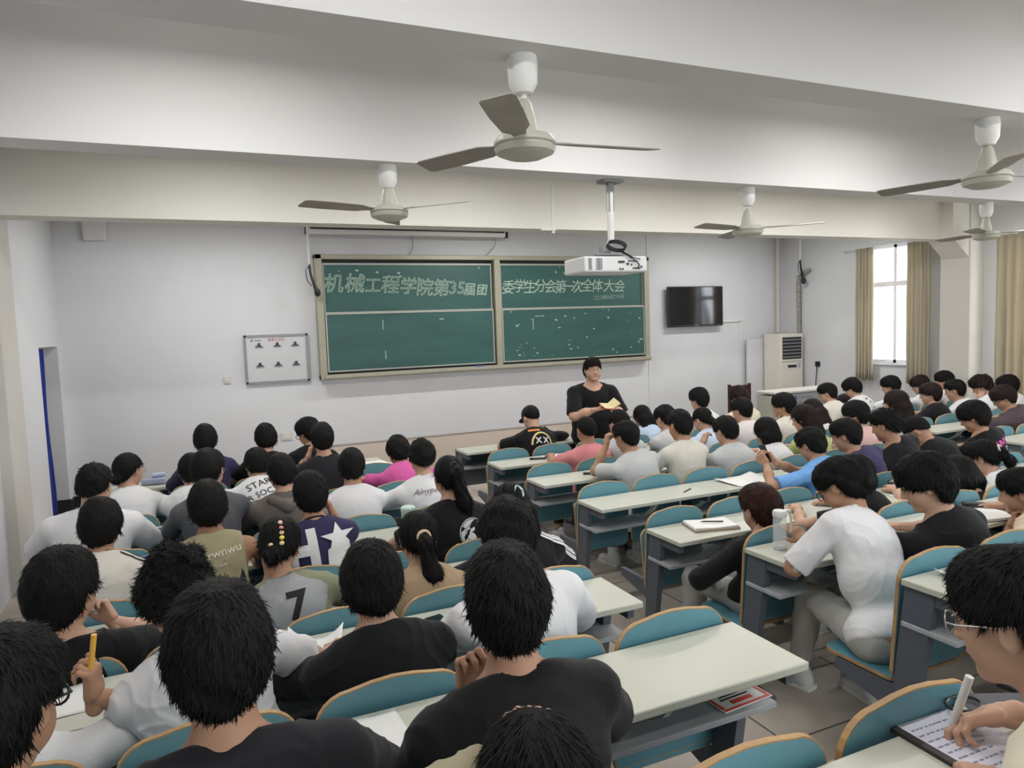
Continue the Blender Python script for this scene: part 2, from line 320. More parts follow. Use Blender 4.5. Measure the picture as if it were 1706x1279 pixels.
mb = MB(); mb.box(((BX0 + BX1) / 2, 10.33, BZ1 - 0.035), (BX1 - BX0, 0.14, 0.07), bev=0.01); mb.box((BX0 + 0.05, 10.33, (BZ0 + BZ1) / 2), (0.10, 0.14, BZ1 - BZ0), bev=0.01)
mb.box((BX1 - 0.05, 10.33, (BZ0 + BZ1) / 2), (0.10, 0.14, BZ1 - BZ0), bev=0.01); mb.box(((BX0 + BX1) / 2, 10.31, BZ0 + 0.035), (BX1 - BX0, 0.18, 0.07), bev=0.01); bpart(mb, 'frame', alu_m)
bpart(MB().box((4.37, 10.31, (BZ0 + BZ1) / 2), (0.10, 0.15, BZ1 - BZ0 - 0.1), bev=0.01), 'centre_post', alu_m)
bpart(MB().box(((BX0 + BX1) / 2, 10.38, (BZ0 + BZ1) / 2), (BX1 - BX0 - 0.1, 0.03, BZ1 - BZ0 - 0.1)), 'backing', mat('board_backing', (0.03, 0.04, 0.04), 0.6))
for x0, x1 in ((1.73, 4.30), (4.44, 7.10)):
    for z0, z1, y in ((2.36, 3.07, 10.33), (1.53, 2.37, 10.295)):
        p = bpart(MB().box(((x0 + x1) / 2, y, (z0 + z1) / 2), (x1 - x0, 0.02, z1 - z0)), 'panel', gm)
        mb = MB(); mb.box(((x0 + x1) / 2, y - 0.006, z1 - 0.012), (x1 - x0, 0.03, 0.026)); mb.box(((x0 + x1) / 2, y - 0.006, z0 + 0.01), (x1 - x0, 0.03, 0.02))
        mb.box((x0 + 0.01, y - 0.004, (z0 + z1) / 2), (0.02, 0.026, z1 - z0)); mb.box((x1 - 0.01, y - 0.004, (z0 + z1) / 2), (0.02, 0.026, z1 - z0)); bpart(mb, 'panel_rail', mat('panel_rail', (0.42, 0.43, 0.38), 0.4, metal=0.2), bb)
mb = MB(); mb.box(((BX0 + BX1) / 2, 10.24, 1.455), (BX1 - BX0 - 0.1, 0.10, 0.016)); mb.box(((BX0 + BX1) / 2, 10.19, 1.475), (BX1 - BX0 - 0.1, 0.012, 0.04)); bpart(mb, 'chalk_tray', alu_m)
def at_board(geo, x, z, y, rot=0.0, sx=1.0):
    V, F = geo; V = np.asarray(V); c, s = math.cos(rot), math.sin(rot); X = V[:, 0] * sx
    return np.stack([x + X * c - V[:, 1] * s, np.full(len(V), y) - V[:, 2] * 0.5, z + X * s + V[:, 1] * c], 1), F
L1 = '机械工程学院第35届团'; x1s = [1.87, 2.17, 2.43, 2.69, 2.96, 3.21, 3.47, 3.655, 3.785, 3.93, 4.13]; z1s = [2.77, 2.765, 2.74, 2.745, 2.725, 2.70, 2.69, 2.70, 2.695, 2.67, 2.66]
s1 = [0.28, 0.29, 0.24, 0.28, 0.26, 0.27, 0.27, 0.27, 0.26, 0.20, 0.18]
g = []
for c, x, z, s in zip(L1, x1s, z1s, s1):
    g.append(at_board(text_geo(c, s, True, 0.0046, shear=0.12), x, z, 10.318, random.uniform(-.06, .03)))
    g.append(at_board(text_geo(c, s * 0.985, False, 0.0, shear=0.12), x, z, 10.3185, 0))
V, F = merge_geo(g[0::2]); o = geo_obj('chalk_writing', V, F, chalk_m, bb); o.matrix_parent_inverse = Matrix.Translation((-4.42, -YF, -1.43))
V, F = merge_geo(g[1::2]); o = geo_obj('chalk_smear', V, F, mat('faint_chalk', (0.16, 0.27, 0.22), 0.9, col2=(0.05, 0.13, 0.105), nscale=30), bb); o.matrix_parent_inverse = Matrix.Translation((-4.42, -YF, -1.43))
L2 = '委学生分会第一次全体大会'; x2s = [4.57, 4.77, 4.95, 5.13, 5.32, 5.50, 5.66, 5.81, 6.00, 6.19, 6.42, 6.63]
g = []
for c, x in zip(L2, x2s):
    g.append(at_board(text_geo(c, 0.225, False, 0.0006, shear=0.15), x, 2.70 + random.uniform(-.012, .012), 10.318, random.uniform(-.05, .05)))
g.append(at_board(text_geo('二〇二四年九月二十九日', 0.075, False, 0.0, shear=0.2), 6.42, 2.52, 10.318, 0.03, 0.72))
V, F = merge_geo(g); o = geo_obj('chalk_writing', V, F, chalk_m, bb); o.matrix_parent_inverse = Matrix.Translation((-4.42, -YF, -1.43))
mb = MB()   # chalk scuffs
rs = random.Random(11)
for i in range(58):
    if i < 46: x, z = rs.uniform(4.5, 7.05), (rs.uniform(1.55, 1.80) if i < 24 else rs.uniform(1.8, 2.34))
    else: x, z = rs.uniform(1.8, 7.0), rs.uniform(2.85, 3.03)
    y = 10.284 if z < 2.36 else 10.319; w = rs.uniform(.006, .03); h = rs.uniform(.004, .02)
    mb.prism([(x - w, z), (x - w * .3, z + h), (x + w, z + h * .5), (x + w * .4, z - h)], y - 0.001, y, axis=1)
for (x, z, w, h) in ((2.55, 2.18, .006, .07), (2.57, 1.74, .006, .06), (3.45, 2.24, .035, .008), (5.1, 2.24, .08, .006), (4.98, 2.12, .006, .09)):
    y = 10.284; mb.prism([(x - w, z - h), (x + w, z - h), (x + w, z + h), (x - w, z + h)], y - 0.001, y, axis=1)
bpart(mb, 'chalk_marks', chalk_m)
o = tag(MB().box((4.02, 10.235, 1.488), (0.13, 0.05, 0.05), bev=0.006).build('board_eraser', mat('eraser_purple', (0.10, 0.09, 0.35), 0.8)), 'purple board eraser lying in the chalk tray left of the centre post', 'eraser')
for i, (x, lab) in enumerate(((4.16, 'white chalk stick in the tray just right of the purple eraser'), (4.27, 'short chalk stub in the tray against the centre post'))):
    tag(MB().cyl((x, 10.23, 1.472), (x + 0.07 - 0.03 * i, 10.24, 1.472), 0.007, 8).build('chalk_stick', paper_m), lab, 'chalk')
# projection screen housing above the board
sh = empty('projection_screen', (3.0, 10.2, 3.5), 0, 'rolled-up projection screen in a white case above the left blackboard', 'projector screen')
def part(mb, name, m, root, smooth=None):
    o = mb.build(name, m, root, smooth); o.matrix_parent_inverse = root.matrix_basis.inverted() if True else None; return o
bpy.context.view_layer.update()
part(MB().box((3.02, 10.2, 3.50), (2.96, 0.09, 0.09), bev=0.015), 'screen_case', white_pl, sh); part(MB().box((3.02, 10.15, 3.535), (2.9, 0.02, 0.03)), 'screen_slot', dark_pl, sh)
part(MB().box((1.52, 10.2, 3.50), (0.03, 0.1, 0.1)), 'end_cap', dark_pl, sh); part(MB().box((4.52, 10.2, 3.50), (0.03, 0.1, 0.1)), 'end_cap', dark_pl, sh)
mb = MB(); mb.tube([(3.02, 10.36, 3.5), (3.08, 10.36, 3.42), (3.07, 10.35, 3.28), (3.0, 10.35, 3.19)], 0.006); part(mb, 'cable', grey_pl, sh)
mb = MB(); mb.tube([(4.42, 10.36, 3.48), (4.40, 10.36, 3.36), (4.30, 10.35, 3.25), (4.22, 10.35, 3.19)], 0.005); part(mb, 'cable', grey_pl, sh)

def root_at(name, loc, label, cat, group=None):
    o = empty(name, loc, 0, label, cat, group); return o
def hanging_mic(x, y, ztop, zrod, lab):
    r = root_at('hanging_microphone', (x, y, zrod), lab, 'microphone')
    part(MB().lathe([(0.04, ztop - 0.02), (0.04, ztop)], 12, M=Matrix.Translation((x, y, 0))).lathe([(0.017, zrod), (0.017, ztop - .02)], 12, M=Matrix.Translation((x, y, 0))), 'rod', white_pl, r, True)
    part(MB().tube([(x, y, zrod), (x - .05, y, zrod - .06), (x - .04, y, zrod - .2), (x + .02, y, zrod - .28)], 0.006), 'cord', dark_pl, r, True)
    part(MB().tube([(x, y, zrod + .02), (x + .015, y, zrod - .12), (x + .05, y, zrod - .25), (x + .08, y, zrod - .34)], [0.018, 0.016, 0.022, 0.03]).lathe([(0.0, -.06), (.035, -.04), (.045, 0), (.035, .04), (0, .06)], 12, M=Matrix.Translation((x + .09, y, zrod - .37)), cap=False), 'microphone_body', dark_pl, r, True)
hanging_mic(1.53, 10.15, 3.9, 3.02, 'black microphone on a white rod at the left end of the blackboard')
hanging_mic(10.12, 9.75, 3.9, 3.1, 'black microphone on a white rod in the right front corner')
# notice board
nb = root_at('notice_board', (1.06, YF - .02, 1.76), 'white notice board with six dark clips and a red heading', 'notice board')
part(MB().box((1.06, YF - .02, 1.76), (0.80, 0.02, 0.66)), 'sheet', mat('notice_white', (0.62, 0.63, 0.64), 0.3), nb)
mb = MB()
for c, d in (((1.06, YF - .025, 2.08), (0.84, .04, .03)), ((1.06, YF - .025, 1.44), (0.84, .04, .03)), ((.65, YF - .025, 1.76), (.03, .04, .67)), ((1.47, YF - .025, 1.76), (.03, .04, .67))): mb.box(c, d)
part(mb, 'frame', mat('notice_frame', (0.28, 0.28, 0.29), 0.4, metal=0.5), nb)
V, F = at_board(text_geo('信息公示栏', 0.045), 1.06, 2.02, YF - .0325); o = geo_obj('heading', V, F, mat('red_print', (0.45, 0.05, 0.06), 0.6), nb); o.matrix_parent_inverse = Matrix.Translation((-1.06, -(YF - .02), -1.76))
for i in range(3):
    for z in (1.93, 1.66):
        x = .83 + i * .24
        part(MB().prism([(x - .055, z), (x + .055, z), (x + .02, z + .022), (x + .014, z + .055), (x - .014, z + .055), (x - .02, z + .022)], YF - .05, YF - .03, axis=1), 'clip', mat('dark_clip', (0.05, 0.05, 0.055), 0.4), nb)
part(MB().box((0.74, YF - .0325, 2.02), (.03, .002, .03)).box((0.82, YF - .0325, 2.02), (.09, .002, .012)), 'emblem', mat('notice_emblem', (0.25, 0.22, 0.25), 0.6), nb)
# switches, sockets, router, trunking
def wall_box(name, x, z, w, h, lab, cat, m=cream_pl, d=0.02):
    r = MB().box((x, YF - d / 2, z), (w, d, h), bev=0.004).build(name, m); tag(r, lab, cat); r2 = MB().box((x, YF - d - .002, z), (w * .5, .006, h * .5)).build('rocker', white_pl, r); return r
wall_box('light_switch', 0.40, 1.50, .09, .09, 'small cream light switch on the wall left of the notice board', 'light switch')
wall_box('wall_socket', 1.13, 0.66, .15, .10, 'double wall socket low on the front wall below the notice board', 'socket')
wb = tag(MB().box((-1.03, YF - .04, 3.52), (.26, .08, .36), bev=0.02).build('wireless_router_box', white_pl), 'white plastic access box high in the left front corner', 'box'); MB().lathe([(0.01, 0), (0.01, .01)], 10, M=Matrix.Translation((-1.03, YF - .085, 3.62)) @ Matrix.Rotation(PI / 2, 4, 'X')).build('indicator', grey_pl, wb)
tag(MB().box((3.56, 6.80, 3.31), (.03, .03, .50)).box((3.50, 6.80, 3.095), (.17, .05, .02)).build('cable_trunking', white_pl), 'vertical white cable trunking on the front beam face', 'trunking')
# TV
tv = root_at('television', (8.2, 10.3, 2.33), 'black flat-screen television mounted on the front wall', 'television')
part(MB().box((8.2, 10.30, 2.33), (1.20, .05, .71), bev=.008), 'casing', dark_pl, tv); part(MB().box((8.2, 10.272, 2.337), (1.16, .004, .66)), 'screen', mat('tv_screen', (0.008, 0.008, 0.01), 0.08, spec=0.6), tv)
part(MB().box((8.2, 10.36, 2.33), (.4, .08, .3)), 'wall_mount', grey_pl, tv)
part(MB().box((8.2, 10.271, 2.0), (.08, .004, .012)), 'badge', mat('tv_badge', (.25, .25, .26), .4), tv)
tag(MB().box((9.05, YF - .012, 2.05), (.50, .024, .03)).box((9.29, YF - .012, 1.03), (.03, .024, 2.04)).build('cable_duct', white_pl), 'white cable duct running right from the television and down the wall', 'cable duct')
# conduit pipes in the corner, wrapped hose
tag(MB().cyl((10.13, 10.30, 1.8), (10.13, 10.30, 3.9), .035).build('corner_pipe', mat('pipe_cream', (.6, .55, .48), .5), smooth=True), 'tall cream pipe in the right front corner behind the air conditioner', 'pipe')
mb = MB(); pts = [(10.30, 9.95, 1.75), (10.28, 9.95, 2.6), (10.27, 9.93, 2.80), (10.29, 9.80, 2.89), (10.31, 9.7, 2.93)]; mb.tube(pts, .035, 10)
for i in range(18): mb.tube([(10.30, 9.95, 1.8 + i * .06), (10.298, 9.95, 1.82 + i * .06)], .042, 10)
tag(mb.build('wrapped_hose', mat('hose_wrap', (.45, .42, .38), .7, noise=.5, nscale=30), smooth=True), 'taped refrigerant hose rising from the air conditioner to the wall', 'hose')
# air conditioner
ac = root_at('air_conditioner', (9.95, 10.0, 0), 'tall cream floor-standing air conditioner in the right front corner', 'air conditioner')
part(MB().box((9.98, 10.02, .89), (.54, .42, 1.78), bev=.015), 'cabinet', mat('ac_cream', (.72, .68, .60), .4), ac)
mb = MB(); [mb.box((9.98, 9.80, 1.36 + i * .062), (.44, .02, .018), M=None) for i in range(6)]; part(mb, 'louvre', grey_pl, ac)
part(MB().box((9.98, 9.812, 1.52), (.46, .01, .40)), 'air_outlet', mat('ac_dark', (.03, .03, .032), .5), ac)
mb = MB(); mb.box((9.98, 9.805, .68), (.48, .008, .006)); mb.box((9.98, 9.805, 1.28), (.48, .008, .005)); part(mb, 'seam', grey_pl, ac)
part(MB().box((9.98, 9.803, 1.19), (.20, .01, .045)), 'display', dark_pl, ac)
part(MB().box((10.15, 9.806, 1.20), (.07, .004, .10)), 'energy_label', mat('ac_label', (.45, .47, .5), .5), ac)
mb = MB(); mb.prism([(9.83, .74), (9.93, .76), (10.0, .755), (9.93, .775), (9.84, .755)], 9.800, 9.806, axis=1); part(mb, 'emblem', mat('ac_emblem', (.1, .16, .15), .4), ac)
part(MB().box((10.0, 9.806, .42), (.17, .004, .07)), 'sticker', mat('ac_sticker', (.75, .22, .16), .6), ac)
tag(MB().tube([(10.32, 9.55, 1.2), (10.30, 9.55, 1.0), (10.29, 9.58, .6), (10.28, 9.6, .1)], .008).box((10.335, 9.55, 1.22), (.03, .09, .09)).build('power_cord', dark_pl), 'black power cord dangling from a socket beside the air conditioner', 'cord')
# white board leaning left of the AC
tag(MB().box((9.62, 10.3, .85), (.5, .05, 1.7), bev=.005).build('white_panel', wall_m), 'plain white panel standing on the wall left of the air conditioner', 'panel')
# lectern console
lc = root_at('lectern', (8.8, 8.4, 0), 'grey steel multimedia lectern with slotted front panel and small blue mark', 'lectern')
lm = mat('lectern_steel', (.40, .42, .46), .45, metal=.1); part(MB().box((8.80, 8.48, .45), (1.16, .34, .90), bev=.01), 'body', lm, lc)
part(MB().box((8.74, 8.48, .925), (1.34, .40, .04), bev=.012), 'top', mat('lectern_top', (.66, .64, .58), .4), lc)
part(MB().box((8.14, 8.48, .44), (.14, .36, .88)), 'side_panel', mat('lectern_side', (.50, .50, .44), .5), lc)
mb = MB(); [mb.box((8.80, 8.305, .30 + i * .05), (.62, .006, .012)) for i in range(10)]; part(mb, 'slot', mat('slot_dark', (.28, .30, .34), .6), lc)
part(MB().box((8.52, 8.304, .83), (.055, .004, .055)), 'emblem', mat('lectern_mark', (.08, .14, .35), .4), lc)
mb = MB(); [mb.box((8.61 + i * .045, 8.304, .83), (.03, .004, .022)) for i in range(7)]; part(mb, 'lettering', mat('lettering_grey', (.30, .34, .42), .5), lc)
ch = root_at('wooden_chair', (7.4, 8.5, 0), 'dark red wooden chair standing left of the grey lectern', 'chair')
rw = mat('dark_red_wood', (.06, .015, .018), .35, noise=.2)
part(MB().box((7.4, 8.5, .46), (.42, .42, .04), bev=.01), 'seat', rw, ch); part(MB().box((7.4, 8.30, 1.02), (.40, .03, .16), bev=.012).box((7.4, 8.30, .80), (.40, .02, .05)), 'backrest', rw, ch)
for sx in (-1, 1):
    part(MB().box((7.4 + sx * .19, 8.30, .56), (.035, .035, 1.12)), 'leg', rw, ch); part(MB().box((7.4 + sx * .19, 8.69, .22), (.035, .035, .44)), 'leg', rw, ch)
# ------------------------------------------------------------------ ceiling fans
def fan(x, y, ztop, zh, a0, lab, m=fan_m, capm=white_pl):
    r = root_at('ceiling_fan', (x, y, zh), lab, 'ceiling fan', 'ceiling fans under the beams'); T = Matrix.Translation((x, y, 0))
    part(MB().lathe([(.055, ztop - .0), (.058, ztop - .03), (.055, ztop - .10), (.035, ztop - .135), (.012, ztop - .14)], 20, M=T), 'canopy', capm, r, True)
    part(MB().lathe([(.013, zh + .12), (.013, ztop - .12)], 12, M=T), 'rod', capm, r, True)
    part(MB().lathe([(.016, zh + .17), (.028, zh + .155), (.042, zh + .10), (.052, zh + .045), (.055, zh + .03)], 20, M=T), 'lower_cover', m, r, True)
    part(MB().lathe([(.05, zh + .035), (.105, zh + .03), (.118, zh + .012), (.118, zh + .002), (.108, zh - .004), (.108, zh - .01), (.118, zh - .012), (.11, zh - .03), (.07, zh - .047), (.0005, zh - .053)], 32, M=T, cap=False), 'motor', m, r, True)
    for i in range(3):
        a = a0 + i * 2 * PI / 3; M = T @ Matrix.Rotation(a, 4, 'Z') @ Matrix.Translation((0, 0, zh + .012)) @ Matrix.Rotation(math.radians(11), 4, 'X')
        b = part(MB().prism([(.10, -.022), (.15, -.028), (.20, -.052), (.38, -.060), (.55, -.058), (.565, -.045), (.555, .045), (.53, .056), (.38, .056), (.20, .050), (.15, .028), (.10, .022)], -.002, .002, axis=2, M=M), 'blade', blade_m, r)
        part(MB().box((.13, 0, .004), (.12, .035, .006), M=M), 'blade_bracket', m, r)
fan(1.20, 2.50, 3.1, 2.775, math.radians(-4), 'nearest ceiling fan, hanging top centre of the view')
fan(1.16, 4.38, 3.1, 2.82, math.radians(-46), 'cream ceiling fan left of centre, above the left of the blackboard')
fan(4.02, 4.40, 3.1, 2.775, math.radians(-50), 'ceiling fan right of the projector pole')
fan(3.93, 2.50, 3.1, 2.79, math.radians(-15), 'large ceiling fan at the upper right edge')
fan(6.95, 4.42, 3.1, 2.80, math.radians(-40), 'smallest ceiling fan, in front of the right column')
# ------------------------------------------------------------------ projector
pj = root_at('projector', (2.75, 4.42, 2.5), 'white projector hanging on a pole before the right half of the blackboard', 'projector')
part(MB().box((2.78, 4.42, 3.09), (.16, .12, .015)).box((2.78, 4.42, 2.98), (.04, .04, .2)), 'ceiling_plate', grey_pl, pj)
part(MB().lathe([(.024, 2.66), (.024, 3.02)], 14, M=Matrix.Translation((2.78, 4.42, 0))), 'pole', white_pl, pj, True)
PM = Matrix.Translation((2.775, 4.50, 2.505)) @ Matrix.Rotation(math.radians(-4), 4, 'Z')
part(MB().box((0, 0, 0), (.50, .34, .11), M=PM, bev=.012), 'casing', mat('projector_white', (.70, .70, .70), .4), pj)
for j in range(2):
    mb = MB(); mb.box((-.205 + j * .07, -.170, .001), (.002, .003, .08), M=PM); [mb.box((-.205 + j * .07, -.171, -.035 + i * .009), (.028 + .02 * j, .004, .004), M=PM) for i in range(9)]; part(mb, 'vent', mat('vent_dark', (.12, .12, .12), .5), pj)
for x, z, w, h in ((.04, .015, .05, .016), (.09, 0, .02, .016), (.12, -.005, .012, .012), (.16, -.03, .06, .01), (.2, -.02, .014, .014), (.03, -.035, .012, .012), (.05, -.035, .012, .012), (.1, .02, .012, .01), (.14, .02, .06, .006)): part(MB().box((x, -.171, z), (w, .006, h), M=PM), 'port', dark_pl, pj)
part(MB().box((0, 0, .075), (.22, .20, .012), M=PM).box((0, 0, .11), (.07, .06, .07), M=PM), 'mount_bracket', grey_pl, pj)
mb = MB()
for k in range(3): mb.tube([(2.78 + .075 * math.cos(t), 4.36 + .03 * math.sin(t) - .01 * k, 2.625 + .035 * math.sin(t) + .008 * k) for t in np.linspace(0, 2 * PI, 20, endpoint=False)], .0045, 6, closed=True)
mb.tube([(2.78, 4.33, 2.60), (2.83, 4.31, 2.57), (2.90, 4.30, 2.53), (2.94, 4.305, 2.50), (2.93, 4.31, 2.475)], .0045, 6); mb.tube([(2.80, 4.33, 2.60), (2.88, 4.30, 2.55), (2.95, 4.31, 2.54)], .0045, 6); part(mb, 'cable', dark_pl, pj)
# ------------------------------------------------------------------ fluorescent tubes up between the beams (hidden by the beams)
tube_m = mat('tube_glow', (1, 1, 1), .5, emit=(1, .98, .93), estr=6)
def tube_light(x, y, z, lab, power=24, rz=0.0):
    r = root_at('fluorescent_light', (x, y, z), lab, 'ceiling light', 'fluorescent tubes between the beams')
    dx, dy = (.6, .02) if rz == 0 else (.02, .6)
    part(MB().box((x, y, z + .03), (2 * dx + .02, 2 * dy + .02, .05)), 'fixture', white_pl, r); part(MB().box((x - .4, y, z + .15), (.02, .02, .2)).box((x + .4, y, z + .15), (.02, .02, .2)), 'hanger', white_pl, r); part(MB().cyl((x - dx, y, z - .015), (x + dx, y, z - .015), .014, 10), 'tube', tube_m, r, True)
    l = area('tube_glow', (x, y, z - .05), (0, 0, 0), 1.2, .08, power, (1, .985, .965))
TL = [(0.3, 5.7), (4.6, 5.7), (8.2, 5.7), (0.1, 3.45), (4.7, 3.45), (8.2, 3.45), (2.4, 3.45), (0.5, 8.7), (4.2, 8.7), (8.2, 8.7), (0.5, 1.2), (4.5, 1.2), (8.2, 1.2), (1.5, -1.1), (6.0, -1.1), (2.4, 5.7), (6.4, 5.7)]
for i, (x, y) in enumerate(TL):
    bay = {5.7: 'before the front beam', 3.45: 'behind the nearest fan', 8.7: 'nearest the blackboard wall', 1.2: 'above the last benches', -1.1: 'behind the viewer'}[y]
    tube_light(x, y, 3.66, power={8.7: 50, 5.7: 27, 3.45: 20}.get(y, 24), lab='fluorescent tube %s, %s' % (bay, {0.3: 'far left', 4.6: 'centre', 8.2: 'right', 0.1: 'far left', 4.7: 'centre', 2.4: 'left of centre', 0.5: 'far left', 4.2: 'centre', 4.5: 'centre', 1.5: 'left', 6.0: 'right', 6.4: 'right of centre'}[x]))
# ------------------------------------------------------------------ fixed benches
YK = [None, 7.34, 6.43, 5.53, 4.63, 3.74, 2.85, 1.95, 1.05, 0.15]
ZK = [None, .78, .78, .78, .78, .78, .90, 1.02, 1.16, 1.28]
PITCH = 0.49; BLK = {'left': (-0.76, 5), 'middle': (2.56, 8), 'right': (7.36, 5)}
def slab_outline(w, h, r, arch=0.02, n=7):
    pts = []
    for cx, cz, a0 in ((w / 2 - r, h / 2 - r, 0), (-w / 2 + r, h / 2 - r, PI / 2)):
        for i in range(n):
            a = a0 + PI / 2 * i / (n - 1); pts.append((cx + r * math.cos(a), cz + r * math.sin(a)))
        if a0 == 0:
            for t in (.25, .5, .75): pts.append(((1 - 2 * t) * (w / 2 - r), h / 2 + arch * math.sin(PI * t)))
    rb = .035
    for cx, cz, a0 in ((-w / 2 + rb, -h / 2 + rb, PI), (w / 2 - rb, -h / 2 + rb, 1.5 * PI)):
        for i in range(4):
            a = a0 + PI / 2 * i / 3; pts.append((cx + rb * math.cos(a), cz + rb * math.sin(a)))
    return pts
def template(mb, name, m): o = mb.build(name, m); me = o.data; bpy.data.objects.remove(o); return me
out = slab_outline(.452, .52, .10, .016); ins = slab_outline(.444, .512, .097, .016)
T_back = template(MB().prism(out, -.0075, .0075, axis=1), 'backrest', wood_m)
T_lam = template(MB().prism(ins, -.0085, .0085, axis=1).cyl((-.17, -.012, -.16), (-.17, -.006, -.16), .008, 8).cyl((.17, -.012, -.16), (.17, -.006, -.16), .008, 8), 'laminate', blue_m)
so = [(x, y) for x, y in slab_outline(.43, .38, .06, 0.01)]; si = [(x, y) for x, y in slab_outline(.425, .375, .058, 0.01)]
T_seat = template(MB().prism(so, -.0075, .0075, axis=2), 'seat', wood_m); T_slam = template(MB().prism(si, -.0085, .0085, axis=2), 'laminate', blue_m)
T_leg = {}
def inst(me, name, parent, loc, rx=0.0):
    o = bpy.data.objects.new(name, me); COL.objects.link(o); o.parent = parent; o.location = loc; o.rotation_euler = (rx, 0, 0); return o
ORD = {1: 'front', 2: 'second', 3: 'third', 4: 'fourth', 5: 'fifth', 6: 'sixth', 7: 'seventh', 8: 'eighth', 9: 'last'}
occupied = set()
def bench(blk, k):
    x0, n = BLK[blk]; L = n * PITCH; fl = ZK[k] - .78; y = YK[k]
    r = empty('lecture_bench', (x0, y, fl), 0, 'cream-topped fixed lecture bench, %s row of the %s block' % (ORD[k], blk), 'bench', 'fixed lecture benches')
    MB().box((L / 2, -.18, .765), (L, .35, .028), bev=.005).build('desk_top', desk_m, r)
    MB().box((L / 2, -.115, .585), (L - .03, .24, .022), bev=.004).build('book_shelf', shelf_m, r)
    nl = [0.04] + [i * PITCH for i in range(2, n - 1, 2)] + [L - .04]
    for i, lx in enumerate(nl):
        end = i in (0, len(nl) - 1)
        mb = MB().prism([(-.02, .0), (.075, .0), (-.01, .75), (-.14, .75)], lx - .02, lx + .02)
        mb.box((lx, .02, .012), (.06, .34, .024)); mb.box((lx, -.19, .722), (.032, .25, .046))
        ds = ZK[k] - ZK[max(k - 1, 1)]
        if k > 1: mb.prism([(.03, .30 - ds), (.34, .37 - ds), (.34, .42 - ds), (.03, .42 - ds)], lx - .015, lx + .015)
        if ds: mb.prism([(.0, .0), (.03, .0), (.03, -ds), (.0, -ds)], lx - .02, lx + .02)
        mb.build('leg', steel_m, r)
    mb = MB()
    for i in range(1, n): mb.prism([(-.33, .75), (-.26, .75), (-.25, .70), (-.10, .59), (-.12, .59), (-.28, .69)], i * PITCH - .012, i * PITCH + .012)
    if n: mb.build('shelf_bracket', mat('bracket_pale', (.66, .66, .66), .5), r)
    if k == 1:
        MB().box((L / 2, .01, .56), (L, .018, .42)).build('modesty_panel', panel_m, r)
    else:
        for i in range(n):
            cx = (i + .5) * PITCH
            b = inst(T_back, 'backrest', r, (cx, .035, .612 - (.025 if k > 5 else 0)), math.radians(4)); inst(T_lam, 'laminate', b, (0, 0, 0))
            down = (blk, k, i) in occupied
            ds = ZK[k] - ZK[k - 1]; s = inst(T_seat, 'seat', r, (cx, .235, .435 - ds) if down else (cx, .085, .55 - ds * .5), 0 if down else math.radians(82)); inst(T_slam, 'laminate', s, (0, 0, 0))
    return r

# ------------------------------------------------------------------ signed distance shapes -> smooth meshes
def A3(v): return np.asarray(v, float)
def nrm(v): v = A3(v); return v / (np.linalg.norm(v) + 1e-9)
def cap_(a, b, ra, rb):
    a = A3(a); b = A3(b); d = b - a; L2 = d @ d + 1e-9
    def f(p):
        t = np.clip(((p - a) @ d) / L2, 0, 1); q = p - a - t[:, None] * d; return np.sqrt((q * q).sum(1)) - (ra + (rb - ra) * t)
    return f
def ell_(c, r, R=None):
    c = A3(c); r = A3(r)
    def f(p):
        q = p - c
        if R is not None: q = q @ R
        k0 = np.sqrt(((q / r) ** 2).sum(1)); k1 = np.sqrt(((q / (r * r)) ** 2).sum(1)) + 1e-9; return k0 * (k0 - 1) / k1
    return f
def rbox_(c, h, rr, R):
    c = A3(c); h = A3(h)
    def f(p):
        q = np.abs((p - c) @ R) - h; return np.sqrt((np.maximum(q, 0) ** 2).sum(1)) + np.minimum(q.max(1), 0) - rr
    return f
def smin(a, b, k): h = np.maximum(k - np.abs(a - b), 0) / k; return np.minimum(a, b) - h * h * k * .25
def smax(a, b, k): return -smin(-a, -b, k)
def union(fs, k=.03):
    def f(p):
        d = fs[0](p)
        for g in fs[1:]: d = smin(d, g(p), k)
        return d
    return f
def wob(p, fr, ph):
    s = np.zeros(len(p))
    for i in range(4):
        w = A3((math.sin(3.1 * i + ph), math.cos(1.7 * i + ph * 2), math.sin(2.3 * i + 1 + ph))) * fr * (1 + .45 * i); s += np.sin(p @ w + ph * (i + 1) + 1.6 * np.sin(p @ (w[::-1] * .6))) / (1 + .6 * i)
    return s * .5
